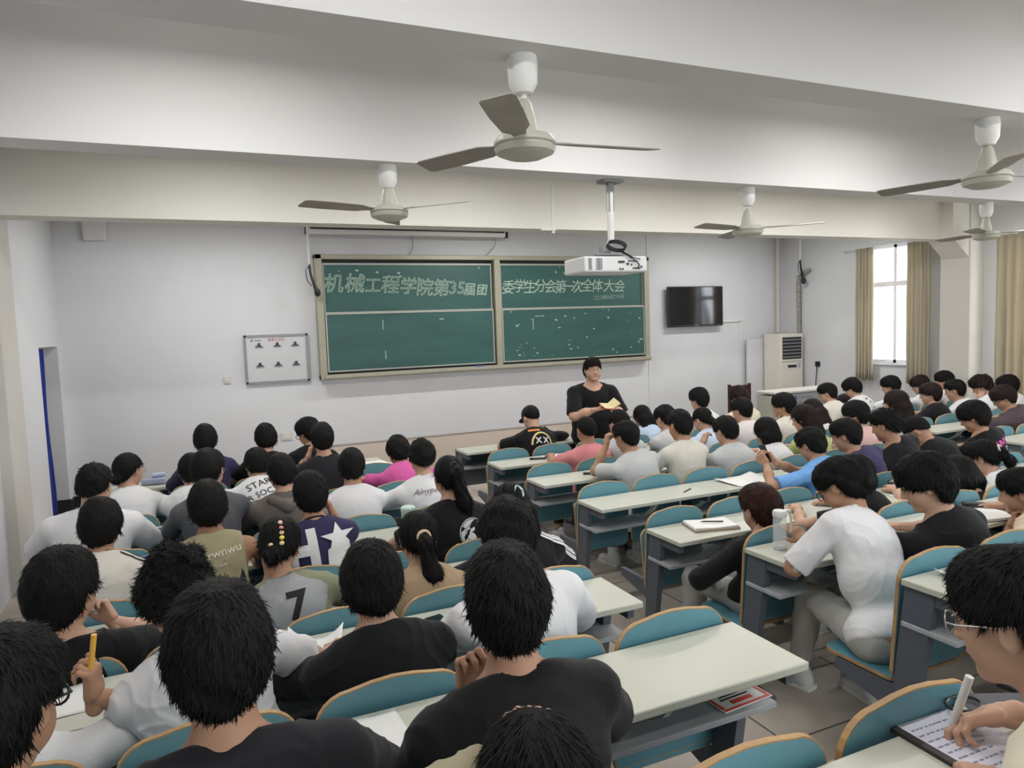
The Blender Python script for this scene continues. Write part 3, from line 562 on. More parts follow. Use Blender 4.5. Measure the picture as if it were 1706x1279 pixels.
def polyg(f, lo, hi, h):
    lo = A3(lo); m = np.ceil((A3(hi) - lo) / (4 * h)).astype(int) + 1
    ax = [lo[i] + (np.arange(m[i]) * 4 + 1.5) * h for i in range(3)]
    C = np.stack(np.meshgrid(*ax, indexing='ij'), -1).reshape(-1, 3); dc = f(C); near = (np.abs(dc) < 4 * h * 1.15 + .004).reshape(m)
    D = np.repeat(np.repeat(np.repeat(np.where(dc < 0, -1., 1.).reshape(m), 4, 0), 4, 1), 4, 2).astype(np.float32)
    idx = np.argwhere(near); off = np.stack(np.meshgrid(*[np.arange(4)] * 3, indexing='ij'), -1).reshape(-1, 3)
    pi = (idx[:, None, :] * 4 + off[None]).reshape(-1, 3); D[pi[:, 0], pi[:, 1], pi[:, 2]] = f(lo + pi * h)
    D[0] = 1; D[-1] = 1; D[:, 0] = 1; D[:, -1] = 1; D[:, :, 0] = 1; D[:, :, -1] = 1
    S = D < 0; n = S.shape; cs = [(a, b, c) for a in (0, 1) for b in (0, 1) for c in (0, 1)]
    cnt = np.zeros((n[0] - 1, n[1] - 1, n[2] - 1), np.int8)
    for a, b, c in cs: cnt += S[a:n[0] - 1 + a, b:n[1] - 1 + b, c:n[2] - 1 + c]
    act = np.argwhere((cnt > 0) & (cnt < 8))
    if not len(act): return np.zeros((0, 3)), np.zeros((0, 4), int)
    vid = np.full(cnt.shape, -1, np.int32); vid[act[:, 0], act[:, 1], act[:, 2]] = np.arange(len(act))
    dv = {c: D[act[:, 0] + c[0], act[:, 1] + c[1], act[:, 2] + c[2]] for c in cs}; P = np.zeros((len(act), 3)); N = np.zeros(len(act))
    for a in cs:
        for x in range(3):
            if a[x] == 0:
                b = list(a); b[x] = 1; b = tuple(b); da, db = dv[a], dv[b]; cr = (da < 0) != (db < 0)
                t = np.where(cr, da / np.where(cr, da - db, 1), 0); q = np.array(a, float)[None] * cr[:, None]; q[:, x] = t * cr; P += q; N += cr
    V = lo + (act + P / np.maximum(N, 1)[:, None]) * h; F = []
    for x in range(3):
        u, v = (x + 1) % 3, (x + 2) % 3; s0 = [slice(0, n[i]) for i in range(3)]; s1 = list(s0); s0[x] = slice(0, n[x] - 1); s1[x] = slice(1, n[x])
        A = S[tuple(s0)]; B = S[tuple(s1)]; e = np.argwhere(A != B); e = e[(e[:, u] > 0) & (e[:, v] > 0) & (e[:, u] < n[u] - 1) & (e[:, v] < n[v] - 1)]
        inside = A[e[:, 0], e[:, 1], e[:, 2]]; q = []
        for du, dw in ((1, 1), (0, 1), (0, 0), (1, 0)):
            c = e.copy(); c[:, u] -= du; c[:, v] -= dw; q.append(vid[c[:, 0], c[:, 1], c[:, 2]])
        q = np.stack(q, 1); q[~inside] = q[~inside][:, ::-1]; F.append(q[(q >= 0).all(1)])
    return V, np.concatenate(F)
def joinVF(parts):
    V = []; F = []; n = 0
    for v, f in parts:
        if len(v): V.append(v); F.append(f + n); n += len(v)
    return np.concatenate(V), np.concatenate(F)

def Rz(a): c, s = math.cos(a), math.sin(a); return np.array([[c, -s, 0], [s, c, 0], [0, 0, 1]])
def Rx(a): c, s = math.cos(a), math.sin(a); return np.array([[1, 0, 0], [0, c, -s], [0, s, c]])
def Ry(a): c, s = math.cos(a), math.sin(a); return np.array([[c, 0, s], [0, 1, 0], [-s, 0, c]])
Z3 = A3((0, 0, 1))
def ik(S, Wp, l1, l2, pole):
    S = A3(S); Wp = A3(Wp); d = Wp - S; L = np.linalg.norm(d)
    if L > (l1 + l2) * .985: Wp = S + d / L * (l1 + l2) * .985; d = Wp - S; L = np.linalg.norm(d)
    a = (l1 * l1 - l2 * l2 + L * L) / (2 * L); h = math.sqrt(max(l1 * l1 - a * a, 1e-6)); u = d / L; pl = A3(pole); pl = nrm(pl - u * (pl @ u)); return S + u * a + pl * h, Wp
def hand_sdf(Wp, d, n, side, curl, thumb_in=.3, sc=1.0):
    """palm + five jointed fingers; d finger direction, n palm normal, side +1 right / -1 left"""
    d = nrm(d); n = nrm(A3(n) - d * (A3(n) @ d)); l = np.cross(n, d) * side   # l points to the thumb side
    R = np.stack([l, d, n], 1); c = Wp + d * .048 * sc
    fs = [rbox_(c, (.026 * sc, .034 * sc, .005 * sc), .009 * sc, R), cap_(Wp - d * .03, Wp + d * .02, .024 * sc, .022 * sc)]
    fl = [.068, .078, .072, .056]; fo = [.029, .010, -.010, -.029]; fr = [.0088, .0092, .0088, .0078]; fingers = []
    for i in range(4):
        b = Wp + (d * (.086 - .004 * abs(i - 1)) + l * fo[i]) * sc; a = 0.0; dirv = d; p = b; seg = [.45, .32, .25]; cu = curl[i] if isinstance(curl, (list, tuple)) else curl
        for j in range(3):
            a += cu * (.9, 1.15, .8)[j]; dirv = d * math.cos(a) + n * math.sin(a) + l * fo[i] * 2.0; q = p + nrm(dirv) * fl[i] * seg[j] * sc; r0 = fr[i] * sc * (1 - .10 * j); fingers.append(cap_(p, q, r0, r0 * .9)); p = q
    b = Wp + (d * .022 + l * .024) * sc; t1 = b + nrm(d * .75 + l * .75 + n * thumb_in) * .042 * sc; t2 = t1 + nrm(d * 1.0 + l * .15 + n * (thumb_in * 1.6)) * .034 * sc; t3 = t2 + nrm(d + n * thumb_in * 1.5 - l * .1) * .022 * sc
    th = union([cap_(b, t1, .014 * sc, .0115 * sc), cap_(t1, t2, .0108 * sc, .0095 * sc), cap_(t2, t3, .0095 * sc, .008 * sc)], .008); palm = union(fs, .02)
    def f(p):
        o = smin(palm(p), th(p), .014)
        for g in fingers: o = smin(o, g(p), .006)
        return o
    return f, (Wp + d * .07, .14 * sc)

PEOPLE = []
def strands(V, F, crown, n, wd, kind, seed, H, Rh):
    """locks of hair combed over the surface, each a narrow tapering ribbon"""
    r = np.random.RandomState(seed); a, b_, c = V[F[:, 0]], V[F[:, 1]], V[F[:, 2]]; fn = np.cross(b_ - a, c - a); ln = np.linalg.norm(fn, axis=1) + 1e-12
    fi = r.choice(len(F), n, p=ln / ln.sum()); u = r.rand(n, 1); p = a[fi] * (1 - u) + c[fi] * u; nn = fn[fi] / ln[fi][:, None]; out_ = (p - H); sg = np.sign((nn * out_).sum(1))[:, None]; nn = nn * sg
    d = p - crown; d = d / (np.linalg.norm(d, axis=1, keepdims=True) + .02); d = d + np.array([0, 0, -.45 if kind not in ('long', 'pony', 'bob') else -1.2]) + r.randn(n, 3) * {'curly': .8, 'spiky': .40, 'short': .20, 'mop': .16, 'crew': .35}.get(kind, .12)
    d = d - nn * (d * nn).sum(1, keepdims=True); d /= np.linalg.norm(d, axis=1, keepdims=True) + 1e-9
    L = r.uniform(.5, 1.2, (n, 1)) * {'crew': .012, 'short': .026, 'mop': .030, 'curly': .028, 'spiky': .022, 'long': .07, 'bob': .05, 'pony': .05, 'bun': .04}.get(kind, .03)
    lift = r.uniform(.0, 1, (n, 1)) ** 2 * {'curly': .014, 'spiky': .014, 'short': .0035, 'mop': .003, 'crew': .003}.get(kind, .002) + .0012
    s = np.cross(d, nn); cur = r.randn(n, 3) * .12; pts = []; wds = (1.0, .9, .65, .1)
    for j, t in enumerate((0, .35, .7, 1.0)):
        q = p + d * L * t + nn * (lift * t - (L * t) ** 2 * 4.0 - .0008) + cur * L * t * t; pts += [q - s * wd * wds[j] * 1.6, q + s * wd * wds[j] * 1.6]
    P_ = np.stack(pts, 1).reshape(-1, 3); base = np.arange(n)[:, None] * 8; q = np.array([[0, 1, 3, 2], [2, 3, 5, 4], [4, 5, 7, 6]]); return P_, (base[:, :, None] + q[None]).reshape(-1, 4)
def person(key, blk, k, H, tx, label, shirt, sleeve=.62, hair='short', hcol='black', look=(0, 18, 0), arms=('desk', 'desk'), w=1.0, skin=0, near=0, prints=(), glasses=None, face=0,
           trousers='dark', shorts=0, collar=None, raise_=None, stand=False, hip=None, hs=1.0, feet=None, shirt_len=0, seed=None, band=None, shoe='white', yaw=0, sleeve_col=None, hood=0, vneck=0, extra=None):
    seed = seed if seed is not None else len(PEOPLE) * 1.37 + .5; sd = random.Random(int(seed * 100)); H = A3(H)
    if stand: fl = 0.0; P = A3(hip)
    else:
        fl = ZK[k] - .78; yb = YK[k + 1]; P = A3(hip) if hip is not None else A3((tx, yb + .225, fl + .545))
    B0 = P * 1.0; base = A3((P[0], P[1], fl)); o_ = base
    # everything is in local coordinates of the person's base
    H = H - o_; P = P - o_; ya = math.radians(yaw); F0 = Rz(ya) @ A3((0, 1, 0)); X0 = Rz(ya) @ A3((1, 0, 0))
    Rh = Rz(ya + math.radians(look[0])) @ Rx(-math.radians(look[1])) @ Ry(math.radians(look[2])); hr, hf, hu = Rh[:, 0], Rh[:, 1], Rh[:, 2]
    s = hs * 1.06
    B = H - hu * .065 * s - hf * .018 * s
    dt = nrm(B - P); N = B - nrm(Z3 * .6 + dt * .7) * .088 * s - F0 * .01
    spine = N - P; Ls = np.linalg.norm(spine); us = nrm(spine); bend = min(.045, max(0, .50 - Ls) * .5 + .01)
    fwd = nrm(np.cross(us, np.cross(F0, us))) if False else nrm(F0 - us * (F0 @ us)); lat = np.cross(fwd, us)
    M_ = P + spine * .42 - fwd * bend; C = P + spine * .72 - fwd * bend * .8
    upc = nrm(N - M_); fc = nrm(F0 - upc * (F0 @ upc)); lc = np.cross(fc, upc); Rc = np.stack([lc, fc, upc], 1)
    sw = .170 * w
    shp = {}; elb = {}; wr = {}; hd = {}
    for sgn, nm in ((-1, 'l'), (1, 'r')):
        mode = arms[0 if sgn < 0 else 1]; S = N + lc * sgn * sw - upc * .082 + fc * (.02)
        yd = (YK[k] - .36 - o_[1]) if not stand else .3; zd = (ZK[k] - fl + .03) if not stand else 1.0
        pole = lc * sgn * 1.0 - Z3 * .5 - fc * .3; hn = -Z3; curl = .35 + sd.uniform(-.1, .15)
        if isinstance(mode, tuple): Wt, pole, hdir, hn, curl = A3(mode[0]) - o_, A3(mode[1]), A3(mode[2]), A3(mode[3]), mode[4]
        elif mode == 'desk': Wt = A3((P[0] + sgn * (.15 + sd.uniform(-.04, .03)), yd + .10 + sd.uniform(-.02, .06), zd)); hdir = F0 * .8 - X0 * sgn * .5
        elif mode == 'fold': Wt = A3((P[0] + sgn * .06, yd + .09 + (.03 if sgn > 0 else 0), zd)); hdir = -X0 * sgn + F0 * .3
        elif mode == 'lap': Wt = P + X0 * sgn * .12 + F0 * .26 + Z3 * .07; hdir = F0 - Z3 * .2
        elif mode == 'chin': Wt = H + hf * .085 - hu * .175 + hr * sgn * .05; hdir = Z3 * 1.0 - hr * sgn * .25 - hf * .25; hn = -hf * 1.0; curl = .75; pole = -Z3 + lc * sgn * .35 + fc * .2
        elif mode == 'cheek': Wt = H + hf * .06 - hu * .13 + hr * sgn * .12; hdir = Z3 - hr * sgn * .3; hn = -hr * sgn; curl = .6; pole = -Z3 + lc * sgn * .5
        elif mode == 'side': Wt = S - Z3 * .48 + F0 * .12 + X0 * sgn * .05; hdir = -Z3 + F0 * .3; hn = -X0 * sgn
        E, Wt = ik(S, Wt, .275 * (1.03 if w > 1.1 else 1), .245, pole)
        if mode in ('desk', 'fold') and not stand:
            if E[2] < zd - .0 and E[1] > yd - .05: E[2] = zd + .005
        if not isinstance(mode, tuple) and mode in ('desk', 'fold'): hdir = nrm(hdir) * .6 + nrm(Wt - E) * .6; hdir[2] = max(hdir[2], -.1)
        shp[nm], elb[nm], wr[nm], hd[nm] = S, E, Wt, (hdir, hn, curl)
    h_ = {0: .012, 1: .009, 2: .0065}[near]
    neck = cap_(N - upc * .02, B + hu * .01, .056 * s * (1.15 if w > 1.12 else 1), .050 * s * (1.15 if w > 1.12 else 1))
    def torso(g, flare=0.0):
        L = [ell_(P, (.168 * w + g, .125 * w + g, .115 + g)), ell_(M_, (.145 * w + g + flare, .108 * w + g + flare, .16 + g), Rc), ell_(C, (.165 * w + g, .112 * w + g, .165 + g), Rc),
             cap_(N - upc * .018 - lc * .045, N - upc * .078 - lc * sw * .97, .050 + g, .046 * w + g * .9), cap_(N - upc * .018 + lc * .045, N - upc * .078 + lc * sw * .97, .050 + g, .046 * w + g * .9)]
        if stand: L += [ell_(P + Z3 * .12 + F0 * .035, (.178 * w + g, .150 * w + g, .20 + g)), ell_(P - Z3 * .02, (.175 * w + g, .13 * w + g, .14 + g))]
        return L
    A_r = .046 * (.7 + .3 * w) * (1 if w < 1.1 else 1.2)
    bd = torso(0) + [neck]
    for nm in 'lr':
        bd += [cap_(shp[nm], elb[nm], A_r * 1.08, A_r * .82), cap_(elb[nm], elb[nm] * .45 + wr[nm] * .55, A_r * .85, A_r * .74), cap_(elb[nm] * .45 + wr[nm] * .55, wr[nm], A_r * .74, .0255)]
    # legs
    hipj = {}; kn = {}; an = {}
    for i, sgn in enumerate((-1, 1)):
        nm = 'lr'[i]
        if stand: hipj[nm] = P + X0 * sgn * .09 - Z3 * .03; kn[nm] = A3((P[0] + sgn * .11, P[1] + .02, P[2] * .53)); an[nm] = A3((P[0] + sgn * .12, P[1] - .02, .085))
        else:
            hipj[nm] = P + X0 * sgn * .085 - Z3 * .02; kn[nm] = P + X0 * sgn * .12 + F0 * .40 + Z3 * (-.01); an[nm] = A3((P[0] + sgn * .12, P[1] + .40 + sd.uniform(-.16, .04), .085))
            if feet: kn[nm] = A3(feet[i][0]) - o_; an[nm] = A3(feet[i][1]) - o_
    legs = []
    for nm in 'lr': legs += [cap_(hipj[nm], kn[nm], .078 * w, .056), cap_(kn[nm], kn[nm] * .6 + an[nm] * .4, .052, .054), cap_(kn[nm] * .6 + an[nm] * .4, an[nm], .054, .034)]
    bd += legs; body = union(bd, .035)
    pts = np.array([P, N, B] + list(shp.values()) + list(elb.values()) + list(wr.values()) + list(kn.values()) + list(an.values()))
    lo, hi = pts.min(0) - .24, pts.max(0) + .24
    parts = [polyg(body, lo, np.minimum(hi, 9), h_ * 1.25)]
    # head with face
    def hp(r, f, u): return H + (hr * r + hf * f + hu * u) * s
    E_ = lambda c, rr, R=Rh: ell_(hp(*c), A3(rr) * s, R)
    fat = 1.12 if w > 1.12 else 1.0
    head_a = union([E_((0, -.010, .025), (.075, .093, .083)), E_((0, .022, -.030), (.060 * fat * (1.08 if stand else 1), .068, .080)), ell_(hp(0, .066, -.092), A3((.022 * fat, .018, .016)) * s, Rh), E_((-.032, .050, -.035), (.026 * fat, .025, .03)), E_((.032, .050, -.035), (.026 * fat, .025, .03)),
                    cap_(hp(-.03, .080, .018), hp(.03, .080, .018), .012 * s, .012 * s)], .03 * s)
    nose = union([cap_(hp(0, .088, .008), hp(0, .103, -.026), .007 * s, .0105 * s), ell_(hp(-.010, .096, -.030), A3((.008, .009, .007)) * s, Rh), ell_(hp(.010, .096, -.030), A3((.008, .009, .007)) * s, Rh)], .008)
    ears = [ell_(hp(q * .077, -.004, -.004), A3((.008, .017, .029)) * s, Rh @ Rz(-q * .35)) for q in (-1, 1)]; earc = [ell_(hp(q * .088, .002, .000), A3((.007, .009, .017)) * s, Rh) for q in (-1, 1)]
    sock = [ell_(hp(q * .031, .096, .004), A3((.017, .014, .010)) * s, Rh) for q in (-1, 1)]
    lipc = cap_(hp(-.018, .087, -.058), hp(.018, .087, -.058), .0022, .0022); lips = [ell_(hp(0, .083, -.053), A3((.020, .010, .006)) * s, Rh), ell_(hp(0, .081, -.063), A3((.017, .010, .007)) * s, Rh)]
    def headf(p):
        d = smin(head_a(p), nose(p), .010)
        for e in sock: d = smax(d, -e(p), .014)
        for e in lips: d = smin(d, e(p), .006)
        d = smax(d, -lipc(p), .004)
        for e, c in zip(ears, earc): d = smin(d, smax(e(p), -c(p), .004), .008)
        return smin(d, neck(p), .025)
    hh = {0: .0085, 1: .006, 2: .0045}[near]
    if face: hh = min(hh, .0055)
    parts.append(polyg(headf, H - .17, H + .17, hh))
    for sgn, nm in ((-1, 'l'), (1, 'r')):
        hdir, hn, cu = hd[nm]; f, (c, rr) = hand_sdf(wr[nm], hdir, hn, sgn, cu, sc=.98); parts.append(polyg(f, c - rr, c + rr, .0036 if near == 2 else (.005 if near else .007)))
    root = empty('person', o_, 0, label, 'person'); V, F = joinVF(parts); skm = SK[skin]
    b = add_mesh_object('body', V, F, skm, root)
    # shirt: torso, sleeves with open flat ends, neckline
    g = .016; sh = torso(g, .012)
    if not stand and not shirt_len: pass
    sl = []; slp = []
    for sgn, nm in ((-1, 'l'), (1, 'r')):
        S, E, Wt = shp[nm], elb[nm], wr[nm]; ln = sleeve if not isinstance(sleeve, tuple) else sleeve[0 if sgn < 0 else 1]
        if ln <= 0: continue
        if ln <= 1: e = S + (E - S) * ln; sl.append((cap_(S, e + (E - S) * .12, A_r * 1.06 + .014, A_r * .92 + .027), e, nrm(E - S)))
        else:
            t = (ln - 1); e = E + (Wt - E) * t; sl.append((union([cap_(S, E, A_r * 1.1 + .016, A_r * .9 + .018), cap_(E, e + (Wt - E) * .05, A_r * .9 + .018, .044 if t < .9 else .036)], .02), e, nrm(Wt - E)))
    tors = union(sh, .04)
    nb = N + fc * .012; ncut = cap_(nb - upc * .06 + fc * .02 * (1 + vneck), B + hu * .10, (.060 + .006 * (sd.random())) * s * (1.14 if w > 1.12 else 1), .075 * s); pn = nrm(upc * 1.0 + fc * (.55)); nc = N + upc * .022
    waist = P - us * (.13 if stand else .06); wfr = 26 + sd.random() * 8
    wseed = sd.uniform(0, 6); amp = .0045 if near else .0035
    fold_dir = A3((sd.uniform(-.7, .7), .3, 1.0)); fold2 = A3((1.0, .2, sd.uniform(-.8, .8)))
    def shirtf(p):
        d = tors(p)
        for c, e, ax in sl: d = smin(d, np.maximum(c(p), (p - e) @ ax), .03)
        d = d + amp * .45 * wob(p, wfr, wseed)
        for q_ in range(2):
            ph_ = (p @ (fold_dir if q_ == 0 else fold2)) * (24 + 9 * q_) + 2.2 * np.sin(p @ A3((11, 5, 7)) + wseed + q_) + 1.1 * np.sin(p @ A3((-19, 14, 23)) + q_); d = d - (.0048 if near else .0035) * (1 - np.abs(np.sin(ph_))) ** 3 * np.clip(.35 + wob(p, 8, wseed + 2 + 3 * q_), 0, 1)
        d = np.maximum(d, -ncut(p)); d = smax(d, np.minimum((p - nc) @ pn, .125 - np.sqrt(((p - nc) ** 2).sum(1))), .012)
        d = smax(d, (waist - p) @ us, .02)
        if sleeve == 0 or (isinstance(sleeve, tuple) and min(sleeve) == 0):
            for sgn, nm in ((-1, 'l'), (1, 'r')): d = np.maximum(d, ((p - (shp[nm] - lc * sgn * .018)) @ (lc * sgn)))
        return d
    V, F = polyg(shirtf, lo, hi, h_); so_ = add_mesh_object('shirt', V, F, shirt, root)
    if collar is not None:
        cp = [nc + (lc * math.cos(t) * .066 + nrm(fc - pn * (fc @ pn)) * (math.sin(t) * .066 + .014)) * s * (1.12 if w > 1.12 else 1) + pn * -.004 for t in np.linspace(0, 2 * PI, 22, endpoint=False)]
        MB().tube(cp, .0085, 8, closed=True).build('collar', collar, root, True)
    # trousers
    tm = {'dark': cloth('trousers_dark', (.03, .03, .035)), 'grey': cloth('trousers_grey', (.42, .42, .39), bscale=14), 'blue': cloth('trousers_blue', (.06, .08, .14)), 'white': cloth('trousers_white', (.6, .6, .6)), 'khaki': cloth('trousers_khaki', (.30, .26, .20))}[trousers]
    tl = [ell_(P, (.160 * w, .118 * w, .108)), cap_(P - X0 * .05, P + X0 * .05, .105 * w, .105 * w)]; cut = []
    for nm in 'lr':
        tl += [cap_(hipj[nm], kn[nm], .088 * w, .068)]
        if not shorts: tl += [cap_(kn[nm], kn[nm] * .25 + an[nm] * .75, .074, .060)]
        else: cut.append((kn[nm] * .9 + hipj[nm] * .1, nrm(kn[nm] - hipj[nm])))
    tu = union(tl, .03)
    def trf(p):
        d = tu(p) + .004 * wob(p, 30, wseed + 3) + (.003 * np.sin(p @ A3((60, 25, 40)) + 3 * np.sin(p @ A3((8, 11, 3)))) if trousers == 'grey' else 0)
        d = smax(d, (p - (P + Z3 * .07)) @ nrm(Z3 + us * .25 - F0 * .1), .01)
        for c, a in cut: d = np.maximum(d, (p - c) @ a)
        return d
    V, F = polyg(trf, lo, np.minimum(hi, P + A3((.6, .9, .3))), h_ * 1.2); add_mesh_object('trousers', V, F, tm, root)
    for sgn, nm in ((-1, 'l'), (1, 'r')):
        a = an[nm]; fx = F0 + X0 * sgn * .15; fx = nrm(fx); mb = MB()
        Mx = Matrix(((fx[1], fx[0], 0, a[0]), (-fx[0], fx[1], 0, a[1]), (0, 0, 1, 0), (0, 0, 0, 1)))
        bm_ = union([ell_(A3((0, .02, .045)), (.042, .075, .042)), ell_(A3((0, .11, .035)), (.045, .07, .032)), ell_(A3((0, -.045, .04)), (.036, .04, .045)), cap_((0, -.02, .04), (0, -.025, .09), .04, .038)], .03)
        V, F = polyg(lambda p: np.maximum(bm_(p), -p[:, 2] + .012), (-.09, -.13, -.02), (.09, .22, .16), .009); V = V @ np.array(Mx.to_3x3()).T + A3((a[0], a[1], a[2] - .085))
        so2 = add_mesh_object('shoe', V, F, mat('shoe_' + shoe, {'white': (.6, .6, .6), 'black': (.03, .03, .03)}[shoe], .6), root)
        Mx.translation = Vector((a[0], a[1], a[2] - .085))
        MB().prism([(-.036, -.085), (.036, -.085), (.044, .0), (.046, .12), (.03, .178), (-.03, .178), (-.046, .12), (-.044, .0)], 0, .022, axis=2, M=Mx).build('sole', mat('sole_white', (.7, .7, .68), .6), so2)
        if key in ('M23', 'M4', 'M24'): MB().tube([tuple(a + Z3 * -.01), tuple(a * .8 + kn[nm] * .2)], [.045, .047], 14).build('sock', mat('sock_white', (.75, .75, .75), .9), root, True)
    # hair
    hl = hair.split('+'); kind = hl[0]; hseed = sd.uniform(0, 6)
    gr = {'crew': .010, 'short': .019, 'mop': .027, 'pony': .011, 'bun': .012, 'long': .020, 'bob': .022, 'curly': .034, 'spiky': .020, 'cap': .014}[kind]
    cr_ = [E_((0, -.012, .029), (.076 + gr * .62, .094 + gr * .95, .085 + gr * 1.12))]
    if kind in ('short', 'mop', 'curly', 'spiky'): cr_ += [E_((0, -.042, -.012), (.073 + gr * .55, .058 + gr * .75, .084 + gr * .55)), E_((0, .04, .080), (.052 + gr * .5, .045 + gr * .4, .03 + gr * .6))]
    if kind == 'crew': cr_ += [E_((0, -.045, -.005), (.066, .055, .065))]
    if kind in ('pony', 'bun'): cr_ += [E_((0, -.05, .0), (.062, .052, .07))]
    if kind in ('long', 'bob'): cr_ += [E_((0, -.048, -.02), (.082, .062, .10)), E_((0, -.03, -.05), (.088, .05, .09))]
    cru = union(cr_, .03)
    nape = {'crew': -.060, 'short': -.116, 'mop': -.130, 'pony': -.075, 'bun': -.075, 'long': -.3, 'bob': -.15, 'curly': -.10, 'spiky': -.080, 'cap': -.06}[kind]
    slope = 1.0 if kind not in ('long', 'bob') else 2.4
    fring = {'crew': .062, 'short': .042, 'mop': .026, 'curly': .030, 'spiky': .05, 'pony': .058, 'bun': .055, 'long': .045, 'bob': .04, 'cap': .05}[kind]
    ps = 1 / s; tails = []
    bs = hp(0, -.095, -.01)
    tdir = nrm(-Z3 * 1.0 - hf * .12)
    if kind == 'pony' and key != 'L18':
        hi_ = {'L17': .055, 'L19': .0, 'M29': .03}.get(key, .01); bs = hp(0, -.105, hi_); ln = {'L17': .42, 'L19': .34, 'M29': .15}.get(key, .25); sx = {'L17': .10, 'L19': .05, 'M29': .10}.get(key, 0); p1 = bs - hf * .035 - Z3 * .03; p2 = p1 - Z3 * ln * .45 - hf * .02 + X0 * sx * .4; p3 = p2 - Z3 * ln * .5 + X0 * sx * .5 + F0 * .02
        kt = .72 if key == 'M29' else 1.0; tails = [cap_(bs, p1, .020 * kt, .026 * kt), cap_(p1, p2, .028 * kt, .042 * kt), cap_(p2, p3, .042 * kt, .022 * kt)]
        MB().tube([tuple(bs - hf * .012 + (hr * math.cos(t) + hu * math.sin(t)) * .024) for t in np.linspace(0, 2 * PI, 14, endpoint=False)], .011 if band else .006, 8, closed=True).build('scrunchie', band or dark_pl, root, True)
    if kind == 'bun': tails = [ell_(hp(0, -.105, -.05), (.036, .034, .036))]
    if kind in ('long',):
        q0 = hp(0, -.075, -.05); bk = -F0 * .035; ln = {'M15': .20, 'M15b': .22, 'M30': .30, 'L20': .36}.get(key, .22)
        for dx in (-.045, 0, .045): a = q0 + hr * dx; bq = a - Z3 * (ln * .5) + bk + X0 * dx * .4; tails += [cap_(a, bq, .05, .048), cap_(bq, bq - Z3 * ln * .5 + bk * .2, .048, .030)]
    if kind == 'bob':
        for dx in (-.05, 0, .05): a = hp(dx, -.045, -.05); tails += [cap_(a, a - Z3 * .085 - F0 * .01, .050, .036)]
    tu_ = union(tails, .03) if tails else None
    fq = {'curly': 70, 'spiky': 60, 'short': 42, 'mop': 34}.get(kind, 26); am = {'curly': .011, 'spiky': .0065, 'short': .0032, 'mop': .0035, 'crew': .001}.get(kind, .0016)
    def hairf(p):
        q = (p - H) @ Rh * ps; r_, f_, u_ = q[:, 0], q[:, 1], q[:, 2]
        th = np.arctan2(r_, f_ + .03); rad = np.sqrt(r_ ** 2 + (f_ + .03) ** 2)
        d = cru(p)
        d = d + am * wob(q, fq, hseed) + (.0007 * np.sin(th * 31 + 6 * np.sin(u_ * 21 + r_ * 30 + hseed) + hseed) + .0008 * np.sin(th * 57 + 9 * np.sin(u_ * 15 + f_ * 22 + hseed))) * np.clip(rad * 14, 0, 1)
        if kind in ('short', 'mop', 'spiky', 'curly'): d = d + np.clip((.015 - u_) * .10, 0, .0085) * (1 if kind != 'mop' else .75) + .0012 * wob(q, 110, hseed + 1)
        d = d + .004 * np.exp(-((r_ - .012) ** 2 + (f_ + .055) ** 2) / .0004) * (u_ > .05)
        side = nape + slope * (f_ + .09) * 1.0; front = fring + .5 * (f_ - .09) + .006 * np.sin(r_ * 160 + hseed)
        line = np.where(f_ > .028, np.maximum(front, .0), np.minimum(side, .03)); ear = np.where((f_ > -.025) & (f_ < .03), .018 if kind not in ('mop', 'long', 'bob', 'curly') else -.006, -9)
        if kind in ('long', 'bob'): ear = ear * 0 - .08; line = np.where(f_ > .045, np.maximum(front, .0), np.minimum(line, -.12))
        line = np.maximum(line, ear); d = smax(d, (line - u_) * .8 + .0015 * np.sin(th * 40), .010)
        if tu_ is not None: d = smin(d, tu_(p) + .003 * np.sin(p @ A3((150, 60, 12)) + 3 * np.sin(p @ A3((12, 9, 22)))), .03)
        return d
    hb = np.array([H - .2, H + .2] + ([bs - A3((.15, .15, .55))] if tails else [])); hm = HM[hcol]
    V, F = polyg(hairf, hb.min(0), hb.max(0), {0: .007, 1: .0052, 2: .0038}[near])
    if kind != 'cap':
        SV, SF = strands(V, F, hp(.008, -.045, .115), {0: 1100, 1: 3200, 2: 7500}[near], {0: .0016, 1: .0012, 2: .0009}[near], kind, int(seed * 10) % 9973, H, Rh); add_mesh_object('hair', np.concatenate([V, SV]), np.concatenate([F, SF + len(V)]), hm, root)
    else: add_mesh_object('hair', V, F, hm, root)
    # eyes, brows, lips
    if face:
        ew = mat('eye_white', (.45, .43, .42), .4); ei = mat('eye_iris', (.02, .012, .01), .2); lm_ = mat('lip', (.42, .16, .14), .5)
        for q in (-1, 1):
            V, F = polyg(ell_(hp(q * .031, .079, .004), A3((.0125, .0085, .0042)) * s, Rh), hp(q * .031, .079, .004) - .022, hp(q * .031, .079, .004) + .022, .0025); e = add_mesh_object('eye', V, F, ew, root)
            V, F = polyg(ell_(hp(q * .031, .0865, .004), A3((.0054, .003, .0046)) * s, Rh), hp(q * .031, .085, .004) - .012, hp(q * .031, .085, .004) + .012, .0015); add_mesh_object('iris', V, F, ei, e)
            MB().tube([tuple(hp(q * .016, .0935, .026)), tuple(hp(q * .032, .0925, .031)), tuple(hp(q * .049, .082, .026))], [.003, .0036, .002], 6).build('eyebrow', hm, root, True)
        MB().tube([tuple(hp(-.019, .086, -.059)), tuple(hp(-.008, .0925, -.056)), tuple(hp(.008, .0925, -.056)), tuple(hp(.019, .086, -.059))], [.002, .0048, .0048, .002], 6).build('mouth', lm_, root, True)
